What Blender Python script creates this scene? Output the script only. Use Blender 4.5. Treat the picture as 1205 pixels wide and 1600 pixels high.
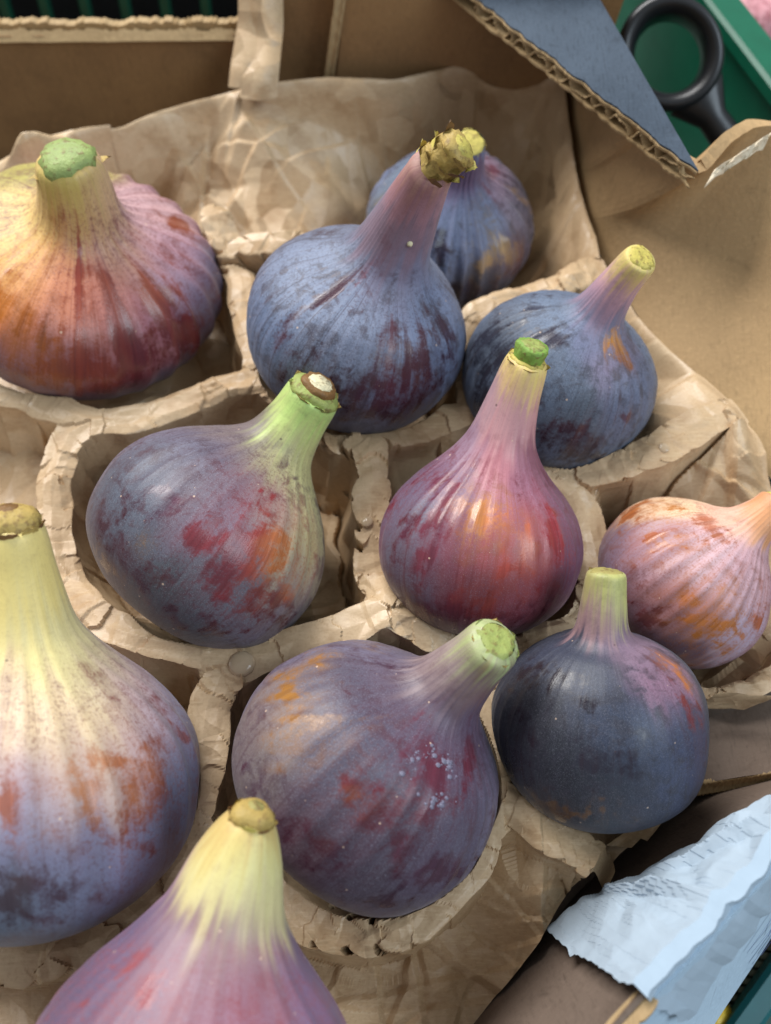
import bpy, math, random
import numpy as np
from mathutils import Vector, Matrix

for _o in list(bpy.data.objects):
    bpy.data.objects.remove(_o, do_unlink=True)
scene = bpy.context.scene
COL = scene.collection

# ------------------------------------------------------------------ camera
cam_data = bpy.data.cameras.new('camera')
cam = bpy.data.objects.new('camera', cam_data); COL.objects.link(cam)
cam.location = (0, 0, 0.215)
cam.rotation_euler = (math.radians(28), 0, 0)
cam_data.sensor_fit = 'VERTICAL'; cam_data.sensor_height = 36; cam_data.sensor_width = 36
cam_data.lens = 36*1450/1600
cam_data.clip_start = 0.005; cam_data.clip_end = 20
cam_data.dof.use_dof = True
cam_data.dof.focus_distance = 0.192
cam_data.dof.aperture_fstop = 12
scene.camera = cam

# ------------------------------------------------------------------ light: a shop hall, a strip lamp under the ceiling and a cool window
world = bpy.data.worlds.new('World'); scene.world = world; world.use_nodes = True
world.node_tree.nodes['Background'].inputs[0].default_value = (0.92, 0.965, 1.0, 1)
world.node_tree.nodes['Background'].inputs[1].default_value = 0.41
def lamp(name, loc, target, sx, sy, watts, col):
    d = bpy.data.lights.new(name, 'AREA'); d.shape = 'RECTANGLE'; d.size = sx; d.size_y = sy
    d.energy = watts; d.color = col
    o = bpy.data.objects.new(name, d); COL.objects.link(o); o.location = loc
    o.rotation_euler = (Vector(target)-Vector(loc)).to_track_quat('-Z', 'Y').to_euler()
    return o
lamp('area_lamp', (-0.55, 0.98, 1.05), (0, 0.1, 0), 1.1, 0.55, 36.0, (1.0, 0.99, 0.975))
lamp('area_lamp', (0.85, -0.25, 1.0), (0.03, 0.08, 0), 0.8, 0.6, 11.0, (0.74, 0.88, 1.0))  # unseen cool window at front right, also fills the camera-facing sides
scene.view_settings.view_transform = 'Standard'
scene.view_settings.look = 'None'
scene.view_settings.exposure = 0.0
scene.view_settings.gamma = 1.0
scene.view_settings.use_curve_mapping = False
scene.render.engine = 'CYCLES'
scene.cycles.use_denoising = True
scene.cycles.max_bounces = 5
scene.cycles.diffuse_bounces = 3
scene.cycles.glossy_bounces = 2
scene.cycles.transmission_bounces = 4
scene.cycles.caustics_reflective = False
scene.cycles.caustics_refractive = False

# ------------------------------------------------------------------ data: every point is in metres, the tray floor is z = 0
PAPER_BACK = [(-0.1544, 0.2097, 0.022), (-0.1299, 0.2157, 0.026), (-0.1119, 0.2221, 0.028), (-0.0989, 0.2293, 0.029), (-0.0852, 0.2338, 0.03), (-0.0836, 0.2337, 0.029), (-0.0633, 0.2403, 0.03), (-0.0426, 0.2453, 0.031), (-0.0198, 0.2491, 0.031), (0.0014, 0.2473, 0.031), (0.0269, 0.2555, 0.03), (0.0387, 0.2567, 0.03), (0.0543, 0.2547, 0.029)]
PAPER_RIGHT = [(0.0543, 0.2547, 0.029), (0.0543, 0.2419, 0.027), (0.0548, 0.2276, 0.025), (0.0556, 0.2061, 0.023), (0.0602, 0.1803, 0.022), (0.0695, 0.1597, 0.02), (0.0789, 0.1452, 0.021), (0.0867, 0.1351, 0.022), (0.0932, 0.1235, 0.02), (0.0946, 0.1148, 0.016), (0.0988, 0.1009, 0.012), (0.1051, 0.0865, 0.01), (0.0979, 0.0714, 0.012), (0.0858, 0.0617, 0.014), (0.0766, 0.0585, 0.012), (0.0715, 0.0588, 0.008), (0.069, 0.0504, 0.002), (0.063, 0.0377, 0.008), (0.0557, 0.0327, 0.008), (0.0507, 0.0296, 0.007), (0.0459, 0.0212, 0.006)]
PAPER_FRONT = [(0.0459, 0.0212, 0.006), (0.0422, 0.024, 0.006), (0.0395, 0.0215, 0.003), (0.035, 0.0157, 0.0), (0.0294, 0.0091, -0.002), (0.0223, 0.0013, -0.003), (0.0168, -0.0051, -0.004), (0.0048, -0.0168, -0.004), (-0.025, -0.0304, -0.004), (-0.0734, -0.0354, -0.004), (-0.0978, -0.0354, -0.004)]
PAPER_LEFT = [(-0.148, 0.201, 0.03), (-0.1527, 0.1554, 0.0), (-0.1343, 0.0803, -0.004), (-0.112, 0.0085, -0.004), (-0.0978, -0.0354, -0.004)]
RIDGES = [[(-0.1193, 0.1452, 0.021), (-0.1071, 0.1422, 0.021), (-0.0984, 0.1394, 0.021), (-0.0878, 0.135, 0.021), (-0.0736, 0.1282, 0.022), (-0.0627, 0.1301, 0.022), (-0.0489, 0.1367, 0.022), (-0.0312, 0.1425, 0.022)], [(-0.0312, 0.1425, 0.022), (-0.0355, 0.1567, 0.021), (-0.0401, 0.1766, 0.021), (-0.0437, 0.1859, 0.024), (-0.0472, 0.1934, 0.028)], [(-0.0736, 0.1282, 0.022), (-0.0797, 0.1228, 0.021), (-0.0805, 0.1107, 0.02), (-0.0774, 0.0952, 0.02), (-0.0729, 0.0867, 0.019), (-0.0654, 0.0777, 0.019), (-0.053, 0.0727, 0.02), (-0.0411, 0.0688, 0.021), (-0.0312, 0.0663, 0.022)], [(-0.0312, 0.0663, 0.022), (-0.0172, 0.0708, 0.022), (-0.006, 0.0753, 0.022), (0.0016, 0.0776, 0.022)], [(0.0016, 0.0776, 0.022), (-0.0036, 0.0903, 0.02), (-0.0037, 0.1021, 0.023), (-0.0038, 0.1176, 0.025), (-0.0072, 0.122, 0.024)], [(-0.0312, 0.1425, 0.022), (-0.0216, 0.1334, 0.018), (-0.013, 0.1241, 0.022), (-0.0072, 0.122, 0.024), (0.0059, 0.1256, 0.022), (0.0213, 0.1324, 0.022)], [(0.0016, 0.0776, 0.022), (0.0124, 0.0715, 0.02), (0.0225, 0.0705, 0.018), (0.0297, 0.0714, 0.018), (0.0436, 0.0746, 0.018), (0.0476, 0.0784, 0.018)], [(-0.0312, 0.0663, 0.022), (-0.0365, 0.061, 0.021), (-0.0375, 0.0502, 0.02), (-0.0385, 0.0396, 0.02), (-0.04, 0.0274, 0.018), (-0.0455, 0.0186, 0.016), (-0.057, 0.0112, 0.014), (-0.0671, 0.0078, 0.016), (-0.0809, 0.0066, 0.018)], [(0.0297, 0.0714, 0.018), (0.0237, 0.0631, 0.019), (0.0215, 0.0521, 0.018), (0.0225, 0.0411, 0.019), (0.0235, 0.0373, 0.02)], [(0.0213, 0.1324, 0.022), (0.0335, 0.1282, 0.018), (0.0415, 0.114, 0.021), (0.0468, 0.1087, 0.021), (0.0487, 0.0986, 0.02), (0.0493, 0.087, 0.02), (0.0476, 0.0784, 0.018)], [(0.0415, 0.114, 0.021), (0.0554, 0.1152, 0.022), (0.0684, 0.1199, 0.025), (0.0793, 0.127, 0.026), (0.0868, 0.1303, 0.024)], [(0.0235, 0.0373, 0.02), (0.032, 0.032, 0.02), (0.0383, 0.0287, 0.019), (0.0435, 0.025, 0.018)], [(-0.0213, 0.0233, 0.012), (-0.0171, 0.016, 0.012), (-0.0053, 0.0121, 0.015), (0.0047, 0.0144, 0.018), (0.0156, 0.0238, 0.018), (0.0235, 0.0373, 0.02)], [(0.0213, 0.1324, 0.022), (0.0226, 0.1491, 0.02), (0.0224, 0.1602, 0.022), (0.0335, 0.1654, 0.024), (0.0477, 0.1716, 0.024), (0.0574, 0.178, 0.022)], [(-0.0437, 0.1859, 0.024), (-0.0283, 0.1844, 0.027), (-0.0074, 0.184, 0.026)], [(0.0476, 0.0784, 0.018), (0.0521, 0.0722, 0.014), (0.0639, 0.0632, 0.014), (0.072, 0.0584, 0.013), (0.0854, 0.0617, 0.015), (0.097, 0.0707, 0.014)]]
FLOOR_POINTS = [(-0.0815, 0.1718, -0.005), (-0.007, 0.1503, -0.005), (0.0186, 0.2014, -0.009), (0.044, 0.139, -0.005), (-0.0385, 0.097, -0.005), (0.0219, 0.0938, -0.005), (-0.0037, 0.0419, -0.005), (-0.0676, 0.0396, -0.005), (0.0699, 0.0876, -0.005), (0.0447, 0.0518, -0.005), (-0.0317, -0.0093, -0.005), (-0.0972, 0.1276, 0.004), (-0.0272, 0.1466, 0.0), (-0.1027, 0.122, 0.0), (-0.0078, 0.1644, 0.0), (0.0386, 0.1201, 0.0), (0.0088, 0.0708, 0.0), (-0.0188, 0.0692, 0.0), (0.0199, 0.0144, 0.001), (0.0023, 0.0013, 0.0), (-0.0556, 0.0692, 0.0)]
SLOPE_POINTS = [(-0.0804, 0.226, 0.007), (-0.0595, 0.2164, 0.007), (-0.0334, 0.2088, 0.008), (-0.0142, 0.2167, 0.008), (-0.0336, 0.2317, 0.018), (-0.0593, 0.2313, 0.016), (-0.0799, 0.235, 0.014), (-0.0085, 0.2373, 0.012), (0.0035, 0.245, 0.02), (0.0278, 0.25, 0.016), (0.0476, 0.2441, 0.016), (0.052, 0.2146, 0.01), (0.0516, 0.1921, 0.012), (-0.1062, 0.2266, 0.014), (-0.1294, 0.2141, 0.008), (0.068, 0.1467, 0.012), (0.0769, 0.1323, 0.021), (0.0837, 0.1235, 0.02), (0.0796, 0.0681, 0.008), (0.0909, 0.0767, 0.006), (-0.0706, 0.0028, 0.014), (-0.0663, -0.0042, 0.012), (-0.0778, 0.0055, 0.016), (0.0341, 0.02, 0.008), (0.0367, 0.027, 0.012), (0.029, 0.0154, 0.004), (0.0127, 0.0081, 0.006)]
RIGHT_BOTTOM = [(0.0581, 0.2875, 0.014), (0.0561, 0.2466, 0.014), (0.0571, 0.2053, 0.014), (0.0701, 0.1668, 0.014), (0.0814, 0.1432, 0.014), (0.0973, 0.1171, 0.012), (0.1135, 0.0924, 0.008), (0.1239, 0.0751, 0.006), (0.1328, 0.0602, 0.004)]
RIGHT_TOP = [(0.0546, 0.2472, 0.05), (0.0613, 0.1962, 0.056), (0.0661, 0.19, 0.056), (0.0758, 0.1771, 0.056), (0.084, 0.1853, 0.058), (0.0951, 0.1922, 0.058), (0.1145, 0.1825, 0.057), (0.126, 0.1476, 0.055), (0.1295, 0.1112, 0.052), (0.1267, 0.082, 0.05)]
FLAP = [(0.0242, 0.2411, 0.0585), (0.0739, 0.1747, 0.0585), (0.0577, 0.2416, 0.0585), (0.0549, 0.2754, 0.0585), (-0.0005, 0.2754, 0.0585)]
NEAR_BOTTOM = [(0.0048, -0.017, -0.006), (0.0177, -0.004, -0.006), (0.041, 0.0207, -0.006), (0.0536, 0.0306, -0.005), (0.0703, 0.043, -0.004), (0.089, 0.0465, -0.003), (0.1087, 0.0516, -0.003)]
NEAR_TOP = [(0.0277, -0.0114, 0.045), (0.0361, -0.0031, 0.045), (0.0509, 0.0095, 0.045), (0.0597, 0.0169, 0.045), (0.0669, 0.0231, 0.045), (0.0797, 0.0334, 0.045), (0.0972, 0.0473, 0.045)]
NEAR_OUTER = [(0.053, -0.0217, -0.01), (0.0699, -0.0035, -0.01), (0.078, 0.0054, -0.01), (0.0851, 0.0131, -0.01), (0.1009, 0.0299, -0.01), (0.1161, 0.0442, -0.01), (0.1385, 0.0642, -0.01)]
INNER_PANEL = [(0.0635, 0.0552, 0.006), (0.0919, 0.0628, 0.008), (0.0875, 0.0453, 0.01), (0.0611, 0.0418, 0.008)]
GLUE_POINTS = [(-0.0312, 0.0655, 0.0245), (-0.0043, 0.0995, 0.026), (0.0267, 0.0979, 0.024), (0.0672, 0.1187, 0.0275)]
STREAK = [(0.0786, 0.0445, 0.003), (0.0715, 0.0384, 0.004), (0.0634, 0.0332, 0.005), (0.0615, 0.0316, 0.005)]
STRIP = [(-0.0384, 0.2417, 0.032), (-0.0373, 0.2458, 0.037), (-0.0359, 0.2532, 0.042), (-0.0357, 0.259, 0.048), (-0.0363, 0.2645, 0.054)]
RAIL = [(0.096, 0.297, 0.03), (0.0997, 0.2836, 0.03), (0.1142, 0.2375, 0.03), (0.1245, 0.2035, 0.03)]
RING = [(0.0831, 0.2456, 0.038), (0.0916, 0.2262, 0.036), (0.0988, 0.2168, 0.034)]
LOW_RAIL = [(0.089, -0.0059, -0.055), (0.1015, 0.0066, -0.055)]
LOW_SLATS = [(0.0881, -0.007, -0.062), (0.0899, -0.005, -0.062), (0.0918, -0.0031, -0.062), (0.0937, -0.0012, -0.062), (0.0956, 0.0008, -0.062), (0.0975, 0.0028, -0.062), (0.0995, 0.0048, -0.062), (0.1014, 0.0068, -0.062), (0.1034, 0.0088, -0.062), (0.1054, 0.0109, -0.062), (0.1074, 0.0129, -0.062), (0.1094, 0.015, -0.062), (0.1114, 0.0171, -0.062)]
YELLOW = [(0.0841, -0.0034, -0.058)]
FAR_FIG = [(0.1327, 0.3041, 0.012)]
TAPE_UV = [(0.318, 0.152), (0.395, 0.266), (0.452, 0.468), (0.559, 0.595), (0.692, 0.722)]
TAPE_RIM = 0.207
SPECK = (137, 152)
SCRAPS = [[(0.046, 0.0295, 0.01), (0.0518, 0.0293, 0.008), (0.0607, 0.037, 0.012), (0.053, 0.0337, 0.014)], [(0.0494, 0.0317, 0.014), (0.0554, 0.0307, 0.008), (0.0607, 0.0372, 0.016), (0.0607, 0.037, 0.012)], [(0.0687, 0.0582, 0.012), (0.0793, 0.0577, 0.012), (0.0852, 0.0591, 0.018), (0.0728, 0.0604, 0.016)]]
RINGR = 0.01461

FIGS = [  # tints: skin colour, with some shade painted into the lower halves
 dict(C=(-0.08154, 0.17176, 0.026), R=0.03636, A=(0.2635, 0.0616, 0.9627), T=(-0.07433, 0.17421, 0.06327), seed=1, rib=0.045, nrib=13,
  prof=[(-0.66, 0), (-0.64, 0.25), (-0.55, 0.58), (-0.34, 0.88), (-0.05, 1), (0.16, 0.95), (0.32, 0.83), (0.44, 0.62), (0.51, 0.44), (0.57, 0.33), (0.66, 0.27), (0.85, 0.235), (1.04, 0.205), (1.1, 0.15)],
  tint=(170, 125, 135), under=(105, 32, 34), **{'vein': 0.35, 'grey': -0.05, 'cool': 0.3, 'thin': 0.3, 'mott': 0.45, 'powder': 0.04, 'base': 0.22, 'streak': 0.75, 'blotch': 0.4, 'rough': 0.42},
  tints=[(-0.04, -0.21, 0.97, 186, 167, 90), (-0.21, 0.54, 0.46, 167, 158, 78), (0.04, -0.24, 0.75, 191, 157, 94), (-0.32, -0.03, 0.57, 219, 189, 123), (-0.39, -0.39, 0.47, 219, 176, 98), (-0.22, -0.51, 0.47, 209, 145, 86), (-0.08, -0.66, 0.42, 200, 132, 98), (0.11, -0.56, 0.46, 191, 114, 98), (0.17, -0.67, 0.41, 205, 128, 94), (0.28, -0.27, 0.54, 191, 141, 123), (0.42, 0.14, 0.53, 191, 154, 156), (0.62, -0.12, 0.44, 181, 141, 152), (0.82, -0.24, 0.32, 140, 119, 139), (0.99, -0.16, 0.06, 107, 106, 131), (0.85, -0.5, -0.1, 88, 79, 98), (0.37, -0.73, 0.31, 140, 88, 98), (0.45, -0.61, 0.37, 163, 114, 127), (0.11, -0.86, 0.3, 153, 110, 115), (-0.18, -0.94, 0.19, 140, 88, 90), (0.34, -0.95, 0.03, 102, 53, 57), (-0.25, -0.97, -0.05, 112, 88, 98), (-0.33, -0.76, 0.33, 191, 110, 53), (0.19, -0.12, 0.79, 209, 172, 139)],
  bares=[(0.676, 0.292, 0.383, 0.094, 0.085, 150, 70, 25), (-0.209, -0.933, 0.187, 0.144, 0.144, 185, 105, 22), (0.816, -0.449, 0.217, 0.128, 0.191, 115, 32, 34), (0.217, -0.971, 0.031, 0.262, 0.131, 105, 25, 25), (0.056, -0.447, 0.511, 0.034, 0.213, 150, 50, 40), (0.187, -0.727, 0.375, 0.068, 0.145, 205, 100, 40), (0.542, -0.449, 0.391, 0.106, 0.088, 205, 115, 70), (-0.405, -0.557, 0.406, 0.105, 0.168, 195, 115, 35), (0.092, -0.728, 0.391, 0.03, 0.212, 120, 50, 60), (0.297, -0.686, 0.375, 0.034, 0.172, 90, 50, 70), (0.446, -0.811, 0.157, 0.15, 0.097, 70, 28, 42), (0.636, -0.636, 0.202, 0.098, 0.152, 85, 30, 42), (-0.031, -0.991, 0.08, 0.107, 0.086, 90, 25, 28)]),
 dict(C=(-0.00698, 0.15034, 0.031), R=0.02824, A=(0.3525, 0.2221, 0.9091), T=(0.0098, 0.15044, 0.08188), seed=2, rib=0.022, nrib=22,
  prof=[(-0.86, 0), (-0.84, 0.22), (-0.72, 0.57), (-0.42, 0.88), (-0.05, 1), (0.25, 0.95), (0.5, 0.76), (0.66, 0.53), (0.76, 0.4), (0.92, 0.31), (1.3, 0.235), (1.7, 0.18), (1.85, 0.16), (1.9, 0.1)],
  tint=(98, 106, 130), under=(66, 28, 38), **{'vein': 0.5, 'grey': 0.1, 'cool': 0.75, 'thin': 0.2, 'powder': 0.2, 'base': 0.3, 'streak': 0.55, 'blotch': 0.32, 'rough': 0.5},
  tints=[(-0.34, -0.44, 0.61, 113, 124, 148), (-0.7, -0.21, 0.51, 113, 126, 153), (-0.93, -0.4, 0.04, 91, 108, 139), (-0.01, -0.35, 0.82, 122, 122, 148), (0.39, -0.47, 0.59, 109, 122, 153), (-0.24, -0.92, 0.29, 95, 104, 128), (0.59, -0.71, 0.29, 86, 99, 130), (-0.05, -0.35, 1.15, 136, 108, 123), (-0.15, -0.44, 1.55, 165, 120, 132), (-0.23, -0.44, 1.69, 146, 86, 84), (-0.2, -0.46, 1.81, 195, 150, 135), (-0.16, -0.3, 0.99, 132, 108, 123), (-0.53, -0.9, 0.04, 82, 91, 114), (-0.19, -1.0, -0.11, 64, 60, 81), (0.34, -0.94, 0.02, 73, 72, 93)],
  bares=[(0.115, -0.912, 0.309, 0.155, 0.176, 70, 26, 36), (0.259, -0.796, 0.414, 0.052, 0.177, 80, 32, 42), (-0.0, -0.766, 0.481, 0.041, 0.144, 100, 40, 50), (0.324, -0.69, 0.484, 0.042, 0.136, 85, 35, 45), (0.277, -0.955, 0.126, 0.138, 0.148, 60, 24, 34), (0.095, -1.007, -0.026, 0.318, 0.095, 44, 22, 30), (-0.286, -0.986, -0.091, 0.178, 0.126, 50, 24, 32), (-0.777, -0.643, 0.148, 0.046, 0.082, 95, 35, 45), (-0.745, -0.578, 0.309, 0.041, 0.123, 60, 38, 50), (-0.689, -0.438, 0.447, 0.036, 0.184, 70, 38, 50), (-0.548, -0.426, 0.537, 0.031, 0.174, 75, 40, 50), (-0.377, -0.339, 0.64, 0.026, 0.154, 80, 45, 55), (0.543, -0.543, 0.487, 0.027, 0.161, 60, 45, 62), (-0.136, -0.86, 0.397, 0.025, 0.133, 60, 45, 60), (-0.206, -0.378, 1.497, 0.057, 0.171, 150, 68, 58), (-0.188, -0.283, 0.991, 0.035, 0.121, 130, 40, 48), (-0.654, -0.79, -0.07, 0.063, 0.105, 55, 30, 40)]),
 dict(C=(0.01865, 0.20139, 0.014), R=0.02400, A=(0.0861, 0.0206, 0.9961), T=(0.022, 0.19779, 0.04746), seed=3, rib=0.1, nrib=12,
  prof=[(-0.9, 0), (-0.88, 0.25), (-0.75, 0.6), (-0.45, 0.9), (-0.05, 1), (0.3, 0.93), (0.58, 0.72), (0.75, 0.5), (0.84, 0.34), (0.95, 0.25), (1.2, 0.2), (1.35, 0.16)],
  tint=(112, 126, 162), under=(55, 40, 58), **{'vein': 0.4, 'cool': 0.8, 'thin': 0.15, 'powder': 0.2, 'base': 0.22, 'streak': 0.5, 'blotch': 0.3, 'rough': 0.48},
  tints=[(-0.03, -0.3, 0.94, 100, 77, 107), (0.52, 0.03, 0.74, 132, 105, 123), (-0.53, 0.12, 0.76, 96, 112, 133), (0.8, -0.62, 0.2, 80, 67, 89), (0.41, -0.86, -0.16, 63, 65, 83), (-0.81, -0.26, 0.46, 90, 104, 123), (-0.16, -0.46, 0.73, 95, 105, 136), (0.16, -0.5, 0.69, 97, 109, 141), (0.74, -0.12, 0.55, 120, 110, 127)],
  bares=[(-0.279, -0.775, 0.488, 0.13, 0.145, 38, 32, 48), (0.734, -0.647, 0.271, 0.135, 0.18, 92, 40, 54), (0.404, 0.023, 0.814, 0.162, 0.088, 130, 55, 62), (-0.816, -0.103, 0.478, 0.037, 0.253, 170, 150, 120), (0.43, -0.727, 0.459, 0.088, 0.146, 205, 175, 125), (0.436, -0.794, 0.339, 0.147, 0.059, 190, 160, 120), (0.817, 0.051, 0.464, 0.03, 0.228, 200, 170, 150), (0.094, -0.993, -0.138, 0.454, 0.106, 55, 55, 72)]),
 dict(C=(0.04401, 0.139, 0.025), R=0.02415, A=(0.3182, 0.3134, 0.8947), T=(0.05676, 0.14627, 0.06005), seed=4, rib=0.022, nrib=14,
  prof=[(-0.88, 0), (-0.86, 0.25), (-0.74, 0.6), (-0.45, 0.89), (-0.05, 1), (0.3, 0.93), (0.55, 0.74), (0.7, 0.5), (0.8, 0.33), (0.95, 0.24), (1.3, 0.19), (1.7, 0.165), (1.75, 0.11)],
  tint=(86, 102, 128), under=(46, 42, 56), **{'vein': 0.3, 'cool': 0.9, 'thin': 0.15, 'powder': 0.2, 'base': 0.25, 'streak': 0.5, 'blotch': 0.42, 'rough': 0.5},
  tints=[(-0.56, -0.11, 0.64, 96, 112, 136), (-0.82, -0.0, 0.45, 78, 89, 107), (-0.13, -0.33, 0.75, 102, 110, 139), (0.02, -0.58, 0.62, 116, 104, 130), (0.3, -0.77, 0.44, 88, 99, 127), (-0.23, -0.9, 0.23, 73, 84, 99), (-0.11, -0.24, 1.21, 190, 142, 158), (-0.12, -0.29, 1.42, 212, 165, 125), (-0.09, -0.29, 1.52, 212, 200, 80), (-0.13, -0.22, 0.99, 146, 119, 139), (-0.43, -0.67, 0.48, 84, 99, 121)],
  bares=[(0.118, -0.313, 0.765, 0.056, 0.081, 245, 165, 45), (0.21, -0.419, 0.682, 0.062, 0.056, 85, 32, 50), (-0.33, -0.918, 0.043, 0.122, 0.104, 66, 18, 28), (-0.516, -0.288, 0.627, 0.092, 0.092, 52, 44, 60), (-0.935, 0.029, 0.271, 0.139, 0.177, 44, 47, 60), (0.28, -0.862, 0.271, 0.056, 0.08, 90, 52, 72), (-0.09, -0.957, -0.15, 0.275, 0.1, 42, 42, 52), (-0.932, -0.303, -0.022, 0.139, 0.378, 32, 36, 48), (-0.089, -0.944, 0.128, 0.049, 0.123, 70, 50, 65), (-0.591, 0.208, 0.64, 0.101, 0.051, 55, 60, 78)]),
 dict(C=(-0.03847, 0.09703, 0.025), R=0.02795, A=(0.6007, 0.6963, 0.3928), T=(-0.01564, 0.12096, 0.04471), seed=5, rib=0.02, nrib=16,
  prof=[(-0.9, 0), (-0.88, 0.25), (-0.78, 0.6), (-0.5, 0.92), (-0.1, 1.0), (0.2, 0.93), (0.46, 0.74), (0.66, 0.52), (0.8, 0.37), (0.95, 0.285), (1.25, 0.235), (1.6, 0.215), (1.66, 0.15)],
  tint=(106, 99, 119), under=(78, 34, 44), **{'vein': 0.3, 'grey': 0.2, 'cool': 0.5, 'thin': 0.25, 'powder': 0.1, 'base': 0.24, 'streak': 0.3, 'blotch': 0.5, 'rough': 0.42},
  tints=[(-0.98, 0.06, 0.09, 80, 83, 100), (-1.0, 0.06, -0.2, 71, 78, 94), (-0.87, -0.22, 0.29, 95, 86, 100), (-0.7, -0.58, 0.26, 118, 90, 108), (-0.7, -0.09, 0.49, 91, 86, 107), (-0.54, -0.48, 0.48, 118, 90, 100), (-0.43, -0.17, 0.67, 106, 83, 97), (-0.29, -0.12, 1.08, 185, 205, 90), (-0.31, -0.19, 1.23, 172, 208, 85), (-0.23, -0.2, 0.91, 180, 188, 93), (-0.11, -0.42, 0.69, 190, 183, 107), (0.07, -0.79, 0.37, 180, 169, 102), (0.26, -0.88, 0.2, 165, 150, 116), (0.12, -0.97, -0.04, 110, 96, 106), (-0.51, -0.87, -0.18, 91, 87, 99), (-0.61, -0.54, -0.63, 65, 73, 83), (-0.27, -0.32, 0.71, 173, 162, 102), (-0.9, 0.09, -0.52, 78, 68, 79), (-0.34, -0.66, 0.45, 178, 141, 121), (-0.03, -0.93, 0.14, 158, 141, 112), (-0.31, 0.17, 0.79, 113, 96, 94)],
  bares=[(-0.43, -0.843, 0.164, 0.169, 0.16, 172, 48, 46), (-0.219, -0.853, 0.257, 0.087, 0.116, 222, 150, 70), (-0.853, -0.542, 0.025, 0.11, 0.078, 130, 42, 52), (-0.819, -0.595, -0.079, 0.069, 0.069, 135, 55, 58), (-0.67, -0.76, -0.079, 0.023, 0.129, 112, 34, 48), (-0.915, 0.058, -0.504, 0.114, 0.219, 64, 24, 28), (-0.829, -0.359, -0.521, 0.14, 0.14, 74, 40, 54), (-0.062, -0.983, -0.204, 0.292, 0.068, 72, 38, 48), (-0.339, -0.857, -0.521, 0.21, 0.062, 60, 36, 46), (-0.665, -0.393, -0.657, 0.047, 0.057, 50, 30, 40), (-0.608, -0.647, -0.555, 0.037, 0.033, 38, 24, 33), (-0.99, -0.094, 0.025, 0.102, 0.084, 82, 66, 88), (-0.595, -0.819, -0.121, 0.083, 0.083, 108, 45, 60), (-0.464, -0.494, 0.513, 0.058, 0.034, 140, 50, 55), (-0.968, -0.249, -0.266, 0.032, 0.041, 190, 150, 70)]),
 dict(C=(0.02191, 0.09375, 0.026), R=0.02295, A=(0.142, 0.7176, 0.6818), T=(0.02987, 0.11929, 0.05897), seed=6, rib=0.032, nrib=18,
  prof=[(-0.95, 0), (-0.93, 0.25), (-0.8, 0.6), (-0.48, 0.9), (-0.08, 1), (0.25, 0.93), (0.5, 0.76), (0.72, 0.54), (0.9, 0.4), (1.1, 0.31), (1.45, 0.245), (1.8, 0.2), (1.86, 0.14)],
  tint=(122, 76, 94), under=(112, 34, 48), **{'vein': 0.5, 'grey': 0.05, 'cool': 0.3, 'thin': 0.35, 'powder': 0.1, 'base': 0.36, 'streak': 0.6, 'blotch': 0.4, 'rough': 0.42},
  tints=[(-0.52, -0.27, 0.65, 109, 79, 104), (-0.85, -0.05, 0.39, 89, 76, 101), (-0.84, -0.43, 0.2, 96, 91, 108), (-0.8, -0.58, -0.23, 92, 79, 95), (-0.13, -0.33, 1.24, 198, 145, 148), (-0.09, -0.4, 1.61, 212, 172, 135), (-0.06, -0.42, 1.75, 228, 205, 105), (-0.16, -0.4, 0.85, 179, 113, 121), (-0.38, -0.11, 0.89, 152, 122, 142), (0.17, -0.53, 0.68, 145, 91, 110), (0.52, -0.59, 0.47, 115, 75, 99), (0.65, -0.73, 0.14, 101, 62, 86), (-0.57, -0.79, 0.14, 115, 62, 77), (-0.24, -0.95, 0.11, 147, 68, 72), (0.06, -0.98, 0.14, 155, 71, 68), (0.16, -0.84, 0.41, 145, 79, 86), (-0.41, -0.88, -0.25, 109, 51, 60), (0.12, -0.98, -0.17, 124, 53, 64), (-0.77, -0.33, -0.6, 70, 40, 55), (-0.23, -0.13, 1.39, 175, 140, 150)],
  bares=[(-0.336, -0.713, 0.47, 0.075, 0.092, 235, 160, 75), (-0.147, -0.773, 0.469, 0.052, 0.052, 205, 115, 75), (0.088, -0.933, 0.258, 0.051, 0.08, 200, 112, 75), (-0.0, -1.005, 0.029, 0.085, 0.08, 172, 70, 58), (-0.344, -0.321, 0.777, 0.107, 0.077, 135, 35, 50), (0.389, -0.827, 0.298, 0.076, 0.163, 155, 45, 50), (-0.632, -0.593, 0.372, 0.162, 0.104, 118, 44, 64), (-0.935, -0.37, 0.072, 0.077, 0.226, 84, 30, 50), (-0.715, -0.365, -0.637, 0.366, 0.147, 72, 24, 38), (-0.303, -0.843, -0.46, 0.233, 0.093, 112, 34, 44), (0.428, -0.248, 0.745, 0.055, 0.079, 118, 40, 60), (-0.548, -0.4, 0.56, 0.13, 0.106, 112, 40, 60), (-0.21, -0.94, -0.275, 0.086, 0.069, 160, 70, 55), (0.375, -0.797, -0.498, 0.179, 0.078, 80, 20, 34), (-0.736, -0.691, -0.058, 0.046, 0.231, 120, 55, 70)]),
 dict(C=(-0.00373, 0.04194, 0.023), R=0.02822, A=(0.6358, 0.5376, 0.5538), T=(0.02087, 0.05994, 0.05161), seed=7, rib=0.022, nrib=15,
  prof=[(-0.76, 0), (-0.74, 0.25), (-0.65, 0.6), (-0.42, 0.89), (-0.05, 1), (0.26, 0.93), (0.55, 0.76), (0.72, 0.52), (0.83, 0.36), (0.98, 0.265), (1.3, 0.21), (1.55, 0.19), (1.62, 0.13)],
  tint=(101, 91, 114), under=(84, 34, 48), **{'vein': 0.3, 'grey': 0.22, 'cool': 0.5, 'thin': 0.25, 'powder': 0.12, 'base': 0.24, 'streak': 0.35, 'blotch': 0.5, 'rough': 0.4},
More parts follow.
